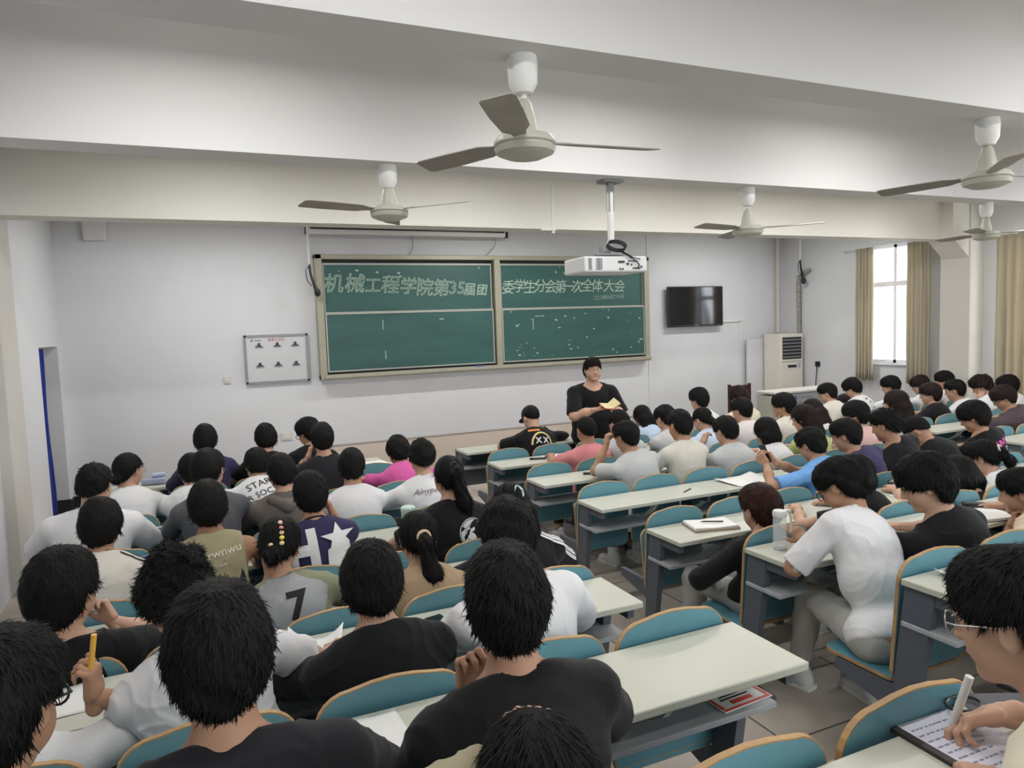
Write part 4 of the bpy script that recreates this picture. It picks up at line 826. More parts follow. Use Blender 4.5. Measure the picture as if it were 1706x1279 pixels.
    if glasses:
        gmt = {'black': dark_pl, 'silver': mat('silver_wire', (.5, .5, .5), .3, metal=.8)}[glasses]; rr = .0016 if glasses == 'silver' or stand else .0026; mb = MB(); gz = .002
        for q in (-1, 1):
            mb.tube([tuple(hp(q * .033 + .024 * math.cos(t), .104 - .004 * abs(math.cos(t)), gz + .020 * math.sin(t))) for t in np.linspace(0, 2 * PI, 16, endpoint=False)], rr, 6, closed=True)
            mb.tube([tuple(hp(q * .057, .100, gz + .006)), tuple(hp(q * .076, .075, gz + .008)), tuple(hp(q * .082, .0, gz + .010)), tuple(hp(q * .078, -.018, gz - .008))], rr, 6)
        mb.tube([tuple(hp(-.009, .106, gz + .003)), tuple(hp(.009, .106, gz + .003))], rr, 6); go = mb.build('glasses', gmt, root, True)
        if near or face:
            for q in (-1, 1):
                mb = MB(); ring = [tuple(hp(q * .033 + .023 * math.cos(t), .1035, gz + .019 * math.sin(t))) for t in np.linspace(0, 2 * PI, 16, endpoint=False)]; mb.bm.faces.new([mb.bm.verts.new(v) for v in ring]); mb.build('lens', lens_m, go)
    if kind == 'cap':
        cm = cloth('cap_black', (.012, .012, .014)); fcap = E_((0, -.008, .034), (.090, .106, .096)); V, F = polyg(lambda p: smax(fcap(p), (.022 * s - (p - H) @ hu) + .05 * np.abs((p - H) @ hf) * 0, .006), H - .2, H + .2, .009); co = add_mesh_object('cap', V, F, cm, root)
        V, F = polyg(lambda p: smax(ell_(hp(0, .11, .03), A3((.07, .08, .02)) * s, Rh)(p), -ell_(hp(0, .11, .012), A3((.075, .085, .02)) * s, Rh)(p), .003), H - .3, H + .3, .008); add_mesh_object('brim', V, F, cm, co)
    if hood:
        V, F = polyg(union([cap_(N - fc * .075 - lc * .09 - upc * .01, N - fc * .12 - upc * .06, .035, .04), cap_(N - fc * .075 + lc * .09 - upc * .01, N - fc * .12 - upc * .06, .035, .04)], .03), N - .25, N + .25, .01); add_mesh_object('hood', V, F, shirt, root)
    # prints projected on the back of the shirt
    if prints:
        me = so_.data; me.calc_loop_triangles() if False else None
        vs = [v.co[:] for v in me.vertices]; pl = [p.vertices[:] for p in me.polygons]; bvh = BVHTree.FromPolygons(vs, pl)
        def proj(V2, F2, m, name='print', u0=0, v0=0, rot=0, org=None, dirv=None, ax=None):
            c, s_ = math.cos(rot), math.sin(rot); O = C if org is None else org; D = fc if dirv is None else dirv; la, ua = (lc, upc) if ax is None else ax; out = []; ok = []
            for x, y, _z in V2:
                X, Y = u0 + x * c - y * s_, v0 + x * s_ + y * c; st = O + la * X + ua * Y - D * .5; hit = bvh.ray_cast(Vector(st), Vector(D), 1.2)
                if hit[0] is None: out.append(tuple(st)); ok.append(False)
                else: out.append(tuple(A3(hit[0]) - D * (.003 + .0012 * pidx))); ok.append(True)
            P2 = np.array(out); FF = [f for f in F2 if all(ok[i] for i in f) and max(np.linalg.norm(P2[f[0]] - P2[i]) for i in f) < .09]
            if FF: geo_obj(name, P2, FF, m, root)
        for pidx, pr in enumerate(prints):
            t = pr[0]; cs = next(e for e in pr[1:] if isinstance(e, tuple) and isinstance(e[0], str)); m = mat('print_' + cs[0], cs[1], .8)
            if t == 'text': V2, F2 = text_geo(pr[1], pr[2], False, .0 if len(pr) < 8 else pr[7], maxedge=.022, shear=0 if len(pr) < 9 else pr[8]); proj(V2, F2, m, u0=pr[3], v0=pr[4], rot=pr[5])
            elif t == 'poly': mb = MB(); mb.bm.faces.new([mb.bm.verts.new((x, y, 0)) for x, y in pr[1]]); bm = mb.bm; bmesh.ops.triangulate(bm, faces=bm.faces)
            if t == 'poly':
                for _ in range(4):
                    es = [e for e in bm.edges if e.calc_length() > .03]
                    if es: bmesh.ops.subdivide_edges(bm, edges=es, cuts=1); bmesh.ops.triangulate(bm, faces=bm.faces)
                bm.verts.index_update(); V2 = [v.co[:] for v in bm.verts]; F2 = [[v.index for v in f.verts] for f in bm.faces]; bm.free()
                kw = {}
                if len(pr) > 3 and pr[2] == 'above': kw = dict(org=C + Z3 * .1, dirv=nrm(-Z3 + fc * .5), ax=(lc, nrm(Z3 * .5 + fc)))
                proj(V2, F2, m, **kw)
            elif t == 'ring':
                _, cx, cy, r0, r1, _m = pr; n = 36; V2 = [(cx + r * math.cos(2 * PI * i / n), cy + r * math.sin(2 * PI * i / n), 0) for r in (r0, r1) for i in range(n)]; F2 = [[i, (i + 1) % n, n + (i + 1) % n, n + i] for i in range(n)]; proj(V2, F2, m)
            elif t == 'stripe':   # lines running along shoulder and upper arm
                _, sgn, offs, wd, _m = pr; nm = 'l' if sgn < 0 else 'r'; S, E = shp[nm], elb[nm]; V2 = []; path = [N + lc * sgn * .07 + upc * .0, S + upc * .02, S + (E - S) * .25, S + (E - S) * (.58 if sleeve < 1 else .95)]
                P2 = []; F2 = []
                for i in range(len(path) - 1):
                    for t_ in np.linspace(0, 1, 9)[:-1 if i < len(path) - 2 else None]: P2.append(path[i] * (1 - t_) + path[i + 1] * t_)
                vd = nrm(-fc * .75 + lc * sgn * .45 + Z3 * .75); rows = []
                for i, q in enumerate(P2):
                    tg = nrm(P2[min(i + 1, len(P2) - 1)] - P2[max(i - 1, 0)]); sd_ = nrm(np.cross(tg, vd)); row = []
                    for o2 in (offs - wd / 2, offs + wd / 2):
                        st = q + sd_ * o2 + vd * .3; hit = bvh.ray_cast(Vector(st), Vector(-vd), .6); row.append(None if hit[0] is None else A3(hit[0]) + vd * (.0025 + .001 * pidx))
                    rows.append(row)
                VV = []; FF = []
                for a, b_ in zip(rows, rows[1:]):
                    if any(z is None for z in a + b_): continue
                    n0 = len(VV); VV += [a[0], a[1], b_[1], b_[0]]; FF.append([n0, n0 + 1, n0 + 2, n0 + 3])
                if VV: geo_obj('stripe', VV, FF, m, root)
    PEOPLE.append((key, root)); info = dict(root=root, o=o_, H=H + o_, wr={a: v + o_ for a, v in wr.items()}, E={a: v + o_ for a, v in elb.items()}, hd=hd, hp=lambda r, f, u: hp(r, f, u), N=N, C=C, lc=lc, fc=fc, upc=upc, hr=hr, hf=hf, hu=hu, S=shp, El=elb, W=wr)
    INFO[key] = info
    if blk and k + 1 <= 9:
        x0, n = BLK[blk]; i = int((tx - x0) / PITCH); occupied.add((blk, k + 1, min(max(i, 0), n - 1)))
    return info
INFO = {}
# ------------------------------------------------------------------ the people
white = cloth('white', (.74, .74, .75), noise=.04); offw = cloth('off_white', (.68, .65, .58)); blackc = cloth('black', (.010, .010, .011), noise=.2); blackw = cloth('washed_black', (.018, .018, .022), noise=.3)
navy = cloth('navy', (.035, .032, .085)); greyt = cloth('light_grey', (.55, .56, .56)); dgrey = cloth('slate_grey', (.10, .105, .115)); brownh = cloth('brown_grey', (.13, .115, .105)); olive = cloth('olive', (.32, .285, .175))
magenta = cloth('magenta', (.62, .11, .34)); tan = cloth('tan', (.42, .30, .19)); pinkc = cloth('pink', (.72, .27, .29)); palep = cloth('pale_pink', (.74, .50, .47)); bluec = cloth('sky_blue', (.17, .38, .72)); lblue = cloth('pale_blue', (.52, .64, .80))
purple = cloth('purple_navy', (.055, .045, .11)); lime = cloth('lime', (.52, .60, .22)); plum = cloth('plum_brown', (.085, .062, .072)); cream = cloth('cream', (.72, .66, .52)); peach = cloth('peach', (.76, .62, .46)); khaki = cloth('khaki', (.34, .30, .20))
mott = cloth('mottled', (.34, .34, .34), col2=(.20, .21, .19), nscale=7); olg = cloth('olive_grey', (.24, .25, .16))
blackk = cloth('collar_black', (.02, .02, .02))
def pc(n, c): return (n, c)
WH, BK = pc('white', (.72, .72, .72)), pc('black', (.015, .015, .015))
def rect(x0, y0, x1, y1): return [(x0, y0), (x1, y0), (x1, y1), (x0, y1)]
star = [(.10 * math.cos(PI / 2 + i * PI / 5) * (1 if i % 2 == 0 else .42), .10 * math.sin(PI / 2 + i * PI / 5) * (1 if i % 2 == 0 else .42)) for i in range(10)]
H_ = [(-.175, -.10), (-.120, -.10), (-.120, -.02), (-.065, -.02), (-.065, -.10), (-.01, -.10), (-.01, .12), (-.065, .12), (-.065, .035), (-.120, .035), (-.120, .12), (-.175, .12)]
def P(key, blk, k, H, label, shirt, tx=None, **kw): return person(key, blk, k, H, H[0] if tx is None else tx, label, shirt, **kw)
rr_ = random.Random(3)
def lk(y=None, p=None): return (rr_.uniform(-8, 8) if y is None else y, 14 + rr_.uniform(-4, 8) if p is None else p, rr_.uniform(-4, 4))
# --- left block
P('L1', 'left', 1, (.05, 6.77, 1.186), 'person in a long-sleeved navy top in the front row at far left', navy, sleeve=1.9, hair='mop', look=lk(-5, 20), w=1.02)
P('L2', 'left', 1, (.55, 6.77, 1.148), 'person in black with a rounded black haircut, second from left in the front row', blackc, hair='mop', look=lk(0, 30))
P('L3', 'left', 1, (.93, 6.80, 1.170), 'person in a black top with a small white print, head turned left, front row', blackc, hair='mop', look=(38, 24, 0), prints=[('poly', rect(.02, .04, .06, .055), WH)], glasses='black')
P('L4', 'left', 2, (.91, 5.87, 1.232), 'person in a black t-shirt resting the left hand on the cheek, second row', blackw, hair='short', arms=('cheek', 'desk'), look=lk(-4, 16))
P('L5', 'left', 2, (-.49, 5.90, 1.132), 'person in a white top and glasses looking right, nearest the doorway', white, hair='bun', look=(-38, 6, 0), sleeve=.8, glasses='silver', face=1)
P('L8', 'left', 2, (-.07, 5.87, 1.083), 'person in a white t-shirt mostly hidden behind the slate grey top', white, hair='short', look=lk(5, 20))
P('L11', 'left', 2, (.41, 6.02, 1.045), 'person in a white t-shirt printed with black capitals, leaning forward', white, hair='mop', look=lk(10, 42), prints=[('text', 'STAR', .085, -.02, .06, .35, BK), ('text', 'OR SOC', .07, -.04, -.04, .35, BK), ('text', 'LOST OR', .06, -.05, -.12, .35, BK)])
P('L15', 'left', 2, (1.56, 5.97, 1.045), 'person in a bright magenta t-shirt leaning forward at the block end', magenta, hair='mop', look=lk(2, 34), skin=1)
P('L6', 'left', 3, (-.60, 4.97, 1.207), 'broad person in a white t-shirt with a black lanyard beside the left wall', white, tx=-.64, w=1.2, hair='spiky', sleeve=.95, look=(-14, 20, 0), glasses='silver', collar=blackk, arms=('desk', 'desk'))
P('L9', 'left', 3, (.04, 4.97, 1.231), 'person in a slate grey long-sleeved top with silver glasses', dgrey, tx=.06, sleeve=1.85, hair='short', look=(-22, 12, 0), glasses='silver', face=1, hs=1.04)
P('L12', 'left', 3, (.49, 4.97, 1.159), 'person in a brown-grey hooded top with crew haircut', brownh, hair='short', sleeve=1.9, look=lk(4, 24), hood=1)
P('L14', 'left', 3, (.96, 4.97, 1.146), 'person in a plain white t-shirt, third row centre of the left block', white, hair='short', look=(-12, 22, 0), skin=1)
P('L16', 'left', 3, (1.47, 4.97, 1.159), 'person in a white t-shirt with thin script lettering across the back', white, hair='spiky', look=lk(-6, 18), prints=[('text', 'Alnyperony', .062, .02, .055, .04, pc('script_grey', (.25, .18, .22)), 0.0, .5), ('poly', rect(-.11, .05, .14, .0525), pc('script_grey', (.25, .18, .22)))])
P('L7', 'left', 4, (-.48, 4.08, 1.158), 'person in a white t-shirt with black collar and double shoulder stripes', offw, tx=-.50, hair='mop', look=(-6, 20, 0), skin=1, collar=blackk, sleeve=.8, near=1, prints=[('stripe', 1, -.018, .010, BK), ('stripe', 1, .012, .010, BK), ('stripe', -1, -.018, .010, BK), ('stripe', -1, .012, .010, BK)])
P('L10', 'left', 4, (.02, 4.08, 1.186), 'person in a sleeveless olive top with pale lettering on the back', olive, tx=.06, hair='mop', sleeve=0, look=lk(-3, 20), skin=2, near=1, arms=('desk', 'desk'), prints=[('text', 'underwnwu', .060, -.005, .065, .10, pc('pale_cream', (.66, .64, .54))), ('text', 'maw', .032, .03, .01, .08, pc('pale_cream', (.66, .64, .54)))])
G = pc('lime_green', (.33, .62, .03))
P('L13', 'left', 4, (.55, 4.08, 1.185), 'person in a navy t-shirt with big white and lime letters, right arm raised', navy, tx=.60, hair='short', sleeve=.8, arms=('desk', 'cheek'), look=lk(0, 16), skin=1, near=1, collar=cloth('collar_dark', (.02, .018, .03)),
  prints=[('poly', rect(-.15, -.13, -.01, -.07), G), ('poly', rect(.05, -.12, .13, -.02), G), ('poly', rect(-.175, -.09, -.125, .13), WH), ('poly', rect(-.065, -.09, -.015, .13), WH), ('poly', rect(-.125, -.01, -.065, .05), WH), ('poly', [(.02, -.11), (.06, -.11), (.09, -.02), (.12, -.02), (.12, -.11), (.16, -.11), (.16, .02), (.11, .02), (.10, .10), (.07, .02), (.03, .0)], WH), ('poly', [(x + .10, y * .8 + .055) for x, y in star], WH)])
P('L17', 'left', 4, (1.37, 4.08, 1.190), 'person with a long black ponytail and a black t-shirt with a white round print', blackc, hair='pony', look=lk(0, 12), near=1, sleeve=.75,
  prints=[('ring', .07, -.03, .004, .085, pc('pale_disc', (.62, .62, .62))), ('ring', .07, -.03, .076, .080, BK), ('ring', .07, -.03, .045, .048, BK), ('ring', -.03, -.11, .004, .03, WH), ('poly', rect(.13, -.17, .17, -.07), pc('cobalt', (.03, .10, .6)))])
P('L18', 'left', 5, (.29, 3.25, 1.157), 'person with coloured hair clips and a mottled olive-grey shirt numbered 7', olg, tx=.38, hair='bun', look=(-14, 26, 10), near=1, sleeve=.8, skin=1,
  prints=[('poly', [(.17 * math.cos(t) * (1 + .12 * math.sin(5 * t)), .02 + .17 * math.sin(t) * (1 + .12 * math.cos(4 * t))) for t in np.linspace(0, 2 * PI, 26, endpoint=False)], pc('wash_grey', (.33, .34, .35))), ('text', '7', .16, .04, .03, -.12, BK, .006)])
P('L19', 'left', 5, (.91, 3.20, 1.109), 'person in a tan t-shirt with a low ponytail in a beige scrunchie', tan, hair='pony', look=lk(-2, 20), near=1, band=cloth('scrunchie', (.62, .46, .30)), skin=0)
P('L20', 'left', 5, (1.44, 3.30, 1.150), 'person with long hair, mint claw clip and black jacket with white-striped sleeves', blackc, tx=1.46, hair='long', look=lk(0, 38), sleeve=1.9, near=1, prints=[('stripe', 1, o_, .014, WH) for o_ in (-.042, -.021, 0, .021, .042)])
P('L24', 'left', 5, (-.485, 2.97, 1.19), 'person in a black t-shirt with silver glasses leaning back near the left wall', blackc, tx=-.50, hair='mop', look=(-26, 10, -4), near=2, glasses='silver', face=1, w=1.1, arms=(((-.62, 3.42, .83), (-1, 0, -.6), (.9, .35, .1), (0, 0, -1), .5), ((-.36, 3.16, .985), (1, -.2, -.7), (-.4, .3, .8), (-.5, -.6, -.2), 1.0)), hs=1.12, hip=(-.50, 3.07, .545))
P('L29', 'left', 6, (-.56, 2.26, 1.13), 'person in a white t-shirt at lower left holding up a yellow pencil', white, tx=-.44, hair='short', look=(0, 30, 0), near=2, sleeve=.8, skin=1, arms=('desk', ((-.315, 2.24, 1.10), (.5, .1, -1), (.02, -.05, 1), (-.9, .3, .1), 1.15)))
P('L25', 'left', 6, (-.09, 2.33, 1.315), 'person with tousled curly black hair and a white t-shirt', white, tx=.06, hair='curly', look=(12, 34, 0), near=2, w=1.05, sleeve=.8)
P('L22', 'left', 6, (.49, 2.30, 1.256), 'person in a plain black t-shirt, back turned, above the row of open papers', blackc, tx=.52, hair='mop', look=lk(-6, 30), near=2, w=1.08, sleeve=.85)
P('L21', 'left', 6, (.98, 2.30, 1.341), 'person in a white t-shirt directly in front of the tall black t-shirt', white, tx=1.04, hair='short', look=lk(-2, 20), near=2, w=1.1, hs=1.03, sleeve=.9)
P('L27', 'left', 7, (-.345, 1.42, 1.475), 'nearest person at bottom left corner, in black-rimmed glasses', blackw, tx=-.40, hair='short', look=(-24, 14, 0), near=2, glasses='black', face=1, skin=1, w=1.05)
P('L26', 'left', 7, (.01, 1.40, 1.500), 'large foreground person in a black t-shirt seen from behind, left of centre', blackw, tx=.03, hair='short', look=(-4, 16, -2), near=2, w=1.1, skin=1, sleeve=.85)
P('L23', 'left', 7, (.59, 1.40, 1.487), 'foreground person in a black collared t-shirt, head turned slightly right, centre', blackc, tx=.61, hair='short', look=(-10, 12, 2), near=2, w=1.08, skin=1, sleeve=.9, arms=(((.545, 1.53, 1.235), (-.4, .3, -1), (.02, .05, 1), (.2, -1, .1), 1.0), 'desk'), hs=.96)
P('L28', 'left', 8, (.46, .97, 1.33), 'nearest person at the bottom edge with long dark hair and khaki top', khaki, tx=.42, hair='bob', look=(4, 40, 0), near=2, sleeve=1.9, arms=(((.43, 1.10, 1.33), (-1, -.2, .5), (.6, .2, .6), (.3, -1, 0), .6), 'fold'))
P('M41', 'left', 8, (1.415, .82, 1.495), 'person in glasses and cream t-shirt writing in a notebook at bottom right', cream, tx=1.42, hair='short', look=(16, 13, 0), near=2, glasses='silver', face=1, skin=0, sleeve=1.15, hs=1.04,
  arms=(((1.30, .80, 1.19), (-1, -.3, -.4), (.6, .6, 0), (0, 0, -1), .5), ((1.545, .93, 1.22), (1, -.6, -.2), (-.85, .45, -.20), (.1, -.55, -.8), [.75, .55, .7, .8])))
# --- speaker
P('SP', None, 1, (3.965, 6.74, 1.585), 'person standing in a black t-shirt and glasses, reading from a red booklet to the class', blackc, tx=3.965, stand=True, hip=(3.97, 6.80, .88), yaw=168, w=1.24, hair='short', hcol='brown', look=(-2, -4, 0), glasses='black', face=1, near=2, sleeve=.92, vneck=.3, seed=3.3, hs=1.03, trousers='dark', shoe='black',
  arms=(((4.08, 6.49, 1.18), (1, .6, -.7), (-1, -.25, .05), (.1, .1, 1), .35), ((3.84, 6.49, 1.185), (-1, .6, -.7), (1, -.25, .05), (.1, .1, 1), .35)))
# --- middle block
P('M1', 'middle', 1, (3.25, 6.84, 1.110), 'person in a black cap and black t-shirt with a yellow arch print, front row', blackc, tx=3.22, hair='cap', look=(6, 30, 0), w=1.08, sleeve=.9, arms=('fold', 'fold'),
  prints=[('poly', [(x * 1.0, y) for x, y in [(.12 * math.cos(t), -.05 + .14 * math.sin(t)) for t in np.linspace(PI, 0, 14)] + [(.10 * math.cos(t), -.05 + .12 * math.sin(t)) for t in np.linspace(0, PI, 14)]], pc('pale_yellow', (.62, .55, .22))), ('text', 'X X', .085, .0, -.01, 0, WH, .003), ('poly', rect(-.12, .10, .0, .125), pc('orange_print', (.75, .25, .08)))])
P('M2', 'middle', 2, (3.28, 5.72, 1.105), 'person in a pink t-shirt with a close crew haircut', pinkc, hair='crew', look=lk(0, 10), skin=1, w=.98)
P('M3', 'middle', 2, (3.73, 5.87, 1.111), 'person in a pale grey t-shirt, hands clasped at the face, just left of centre block', greyt, hair='short', arms=('chin', 'chin'), look=(10, 24, 0))
P('M4', 'middle', 3, (3.24, 4.99, 1.144), 'person in a light grey t-shirt leaning on the left elbow, hands clasped', greyt, tx=3.34, hair='short', arms=(((3.17, 5.19, 1.055), (-.5, -.3, -1), (.25, .1, 1), (.8, 0, 0), 1.0), 'chin'), look=(16, 22, 0), skin=1, sleeve=.75)
P('M5', 'middle', 1, (4.72, 6.92, .985), 'person in a pale blue top with long black hair in the front row', lblue, hair='long', look=lk(6, 30), w=.9)
P('M6', 'middle', 2, (4.28, 5.87, 1.117), 'person in a light grey t-shirt leaning forward behind the pale blue top', greyt, hair='short', look=(8, 26, 0), arms=('chin', 'desk'))
P('M7', 'middle', 3, (3.77, 4.97, 1.194), 'person in a cream-white t-shirt with tidy black hair, back to us', offw, hair='short', look=lk(8, 18), skin=1, w=1.02)
P('M8', 'middle', 2, (4.80, 5.94, 1.049), 'person in a pale blue top with a white butterfly hair clip', lblue, hair='bun', look=(14, 26, 0), w=.92)
P('M9', 'middle', 1, (5.42, 6.77, 1.152), 'person in a white t-shirt with a rounded haircut, front row right of the speaker', white, hair='mop', look=(18, 14, 0))
P('M10', 'middle', 1, (6.03, 6.77, 1.130), 'person in a cream top before the dark red wooden chair', cream, hair='mop', look=lk(2, 34), hcol='brown')
P('M11', 'middle', 2, (5.26, 5.87, 1.120), 'person in a pinkish white t-shirt in front of the cream top', cloth('pinkish_white', (.72, .66, .66)), hair='short', look=(14, 20, 0))
P('M12', 'middle', 3, (4.27, 4.97, 1.099), 'person in a light grey t-shirt with the left hand raised to the face', greyt, hair='short', look=(8, 24, 0), arms=(((4.16, 5.14, .98), (-.6, 0, -1), (.5, .1, 1), (.8, 0, 0), .8), 'desk'), w=1.02)
P('M13', 'middle', 2, (5.84, 5.87, 1.124), 'person in a white t-shirt in profile with hands at the mouth and a black watch', offw, hair='mop', look=(44, 10, 0), arms=('chin', 'chin'), face=1, skin=1)
P('M14', 'middle', 3, (4.74, 4.97, 1.040), 'person with a dark shoulder-length bob and striped white t-shirt', white, hair='bob', look=lk(4, 26), w=.94, prints=[('poly', rect(-.16, y, .16, y + .008), pc('stripe_grey', (.30, .33, .40))) for y in (-.02, -.08, -.14)])
P('M15', 'middle', 3, (5.25, 5.02, 1.121), 'person in a lime green t-shirt with long brown hair', lime, hair='long', hcol='brown', look=(26, 18, 0), arms=('chin', 'desk'), w=.94)
P('M15b', 'middle', 2, (6.28, 5.87, 1.03), 'person with long brown hair in a white top, just behind the lime green t-shirt', white, hair='long', hcol='brown', look=lk(4, 30), w=.92)
P('M16', 'middle', 4, (4.40, 4.13, 1.079), 'person in a sky blue t-shirt holding a phone up with both hands', bluec, tx=4.42, hair='short', look=(10, 30, 0), skin=1, near=1, sleeve=.8, arms=(((4.10, 4.30, .93), (-1, -.3, -.6), (-.2, .45, .7), (.8, .2, 0), .7), ((4.26, 4.38, .92), (1, -.3, -.6), (-.3, .4, .7), (-.8, .2, 0), .7)))
P('M19', 'middle', 3, (5.88, 4.97, 1.107), 'person in a pale pink top with silver glasses', palep, hair='mop', look=(34, 14, 0), glasses='silver', face=1)
P('M20', 'middle', 4, (4.72, 4.08, 1.129), 'person in a purple-navy t-shirt looking left', purple, tx=4.92, hair='short', look=(30, 20, 0), w=1.08, skin=1, face=1, near=1)
P('M21', 'middle', 4, (5.10, 4.02, 1.182), 'person in a black t-shirt with white scribble print on the back', blackw, tx=5.36, hair='spiky', look=(22, 18, 0), w=1.05, skin=1, near=1, prints=[('text', 'GQMS', .10, .08, -.02, -.15, WH, 0, .3), ('text', 'SODN', .09, .09, -.10, -.15, WH, 0, .3)])
P('M22', 'middle', 5, (3.78, 3.20, 1.068), 'person with a black bob, black top and black face mask', blackc, hair='bob', look=(30, 26, 0), near=1, w=.92)
P('M24', 'middle', 5, (2.93, 3.12, .99), 'person with reddish-brown hair in a black hooded top at the aisle end', blackc, tx=2.86, hair='short', hcol='red', look=lk(0, 14), near=1, sleeve=1.9, skin=0, trousers='grey', hs=1.1, arms=('lap', 'lap'), hip=(2.84, 3.06, .53), prints=[('text', 'wAw', .05, .03, -.12, .1, WH)])
P('M23', 'middle', 6, (2.93, 2.56, 1.235), 'person in a white t-shirt, black glasses and grey trousers at the aisle end', white, tx=2.82, hair='short', look=(20, 36, 4), hs=1.04, near=2, glasses='black', face=1, skin=1, w=1.06, sleeve=.95, hip=(2.76, 2.17, .665), trousers='grey', seed=9.1,
  arms=(((2.80, 2.66, .945), (-1, -.6, -.3), (-.05, .85, .45), (.3, .5, -.6), [.1, .2, .3, .4]), ((3.0, 2.66, .94), (1, -.3, -.6), (-.7, .6, .1), (0, 0, -1), .4)), feet=(((2.83, 2.66, .66), (2.86, 2.77, .205)), ((3.02, 2.62, .66), (3.05, 2.50, .205))))
P('M25', 'middle', 6, (3.20, 2.30, 1.262), 'person in a black t-shirt in left profile in front of the spiral notebook', blackc, tx=3.32, hair='mop', look=(40, 22, 0), near=2, skin=0, w=1.06, face=1, sleeve=.9, hs=1.07)
P('M26', 'middle', 5, (4.72, 3.15, .945), 'person in black bent low so that only the big dark hair shows', blackc, hair='bob', look=lk(0, 48), near=1, hs=1.12)
P('M27', 'middle', 4, (5.72, 4.20, 1.058), 'person in a black t-shirt bowing the head with bare nape', blackc, tx=5.86, hair='crew', look=(34, 50, 0), near=1, w=1.08, skin=1)
P('M28', 'middle', 4, (6.20, 4.02, 1.160), 'person in a black t-shirt with pink lettering on the back', blackc, tx=6.38, hair='mop', look=(24, 26, 0), near=1, w=1.05, skin=1, prints=[('text', 'JUNYI', .07, .04, .05, -.05, pc('hot_pink', (.8, .12, .45)), .002), ('text', 'Tu', .12, .12, -.05, -.2, WH), ('text', 'LIP', .08, .10, -.13, .2, pc('hot_pink', (.8, .12, .45)))])
P('M29', 'middle', 5, (5.20, 3.30, 1.02), 'person in a white t-shirt with a short high ponytail', white, tx=5.28, hair='pony', look=(20, 22, 0), near=1, w=.94, band=cloth('scrunchie_white', (.6, .55, .5)))
P('M30', 'middle', 3, (6.45, 4.97, 1.18), 'person with very long straight brown hair and a white top printed yellow-green', white, hair='long', hcol='brown', look=(16, 14, 0), w=.94, prints=[('poly', rect(.04, -.16, .11, .02), pc('yellow_green', (.45, .52, .10)))])
P('M40', 'middle', 6, (4.16, 2.42, 1.07), 'person in a peach t-shirt at the right edge with a hand at the mouth', peach, tx=4.16, hair='short', look=(30, 12, 0), near=2, face=1, skin=1, arms=('chin', 'desk'))
P('M42', 'middle', 7, (3.62, 1.36, 1.28), 'person in dark shorts at the right edge, mostly hidden by the writer in glasses', blackc, hair='short', near=1, shorts=1, skin=1, feet=(((3.30, 1.55, .76), (3.12, 1.60, .325)), ((3.7, 1.55, .76), (3.7, 1.6, .325))))
# --- right block
P('M17', 'right', 1, (7.50, 6.77, 1.079), 'person in a cream-white t-shirt and glasses next to the grey lectern', offw, hair='short', look=(34, 22, 0), glasses='silver', face=1)
P('M18', 'right', 1, (7.95, 6.77, 1.116), 'person in a white t-shirt scattered with small black motifs', white, tx=8.0, hair='mop', look=(14, 34, 0), prints=[('poly', rect(x, y, x + .03, y + .016), BK) for x, y in ((-.12, .06), (-.05, .0), (.05, .05), (.1, -.03), (-.08, -.08), (.02, -.1), (.0, .1), (.12, .1))])
P('M31', 'right', 1, (8.67, 6.77, 1.098), 'person in a white t-shirt in front of the window, left of the long brown hair', white, hair='mop', look=(30, 14, 0))
P('M33', 'right', 1, (9.27, 6.77, 1.070), 'person in a white t-shirt with brownish hair below the right window curtain', white, hair='mop', hcol='brown', look=(36, 24, 0), face=1)
P('M34', 'right', 2, (8.22, 5.87, 1.080), 'person in a black t-shirt and silver glasses holding a sheet of paper', blackc, hair='mop', hcol='brown', look=(44, 8, 0), glasses='silver', face=1, arms=(((7.82, 6.02, .86), (-1, -.2, -.6), (-.3, .8, .1), (0, 0, 1), .5), 'desk'))
P('M35', 'right', 1, (9.78, 6.77, 1.10), 'person in a white t-shirt against the white wall by the curtain, right of the window', white, hair='mop', look=(30, 14, 0))
P('M36', 'right', 2, (8.68, 5.87, 1.100), 'person in a white t-shirt with black letters over a grey patch on the back', white, tx=8.8, hair='short', look=(34, 14, 0), face=1, prints=[('text', 'YORK', .08, .02, .02, 0, BK, .003), ('poly', rect(-.05, -.14, .12, -.03), pc('grey_patch', (.25, .28, .30)))])
P('M37', 'right', 2, (9.20, 5.87, 1.11), 'person in a white t-shirt leaning the head on the left hand, right edge', white, hair='curly', look=(30, 26, 0), arms=('cheek', 'desk'), hcol='brown')
P('M38', 'right', 2, (9.62, 5.80, 1.10), 'person with dark hair in a white t-shirt against the beige curtain', white, hair='mop', look=(26, 24, 0))
P('M39', 'right', 3, (8.17, 4.97, 1.110), 'broad person in a plum-brown t-shirt with glasses by the right edge', plum, tx=8.34, hair='mop', hcol='brown', look=(42, 30, 0), glasses='silver', face=1, w=1.2, skin=1, sleeve=.8)
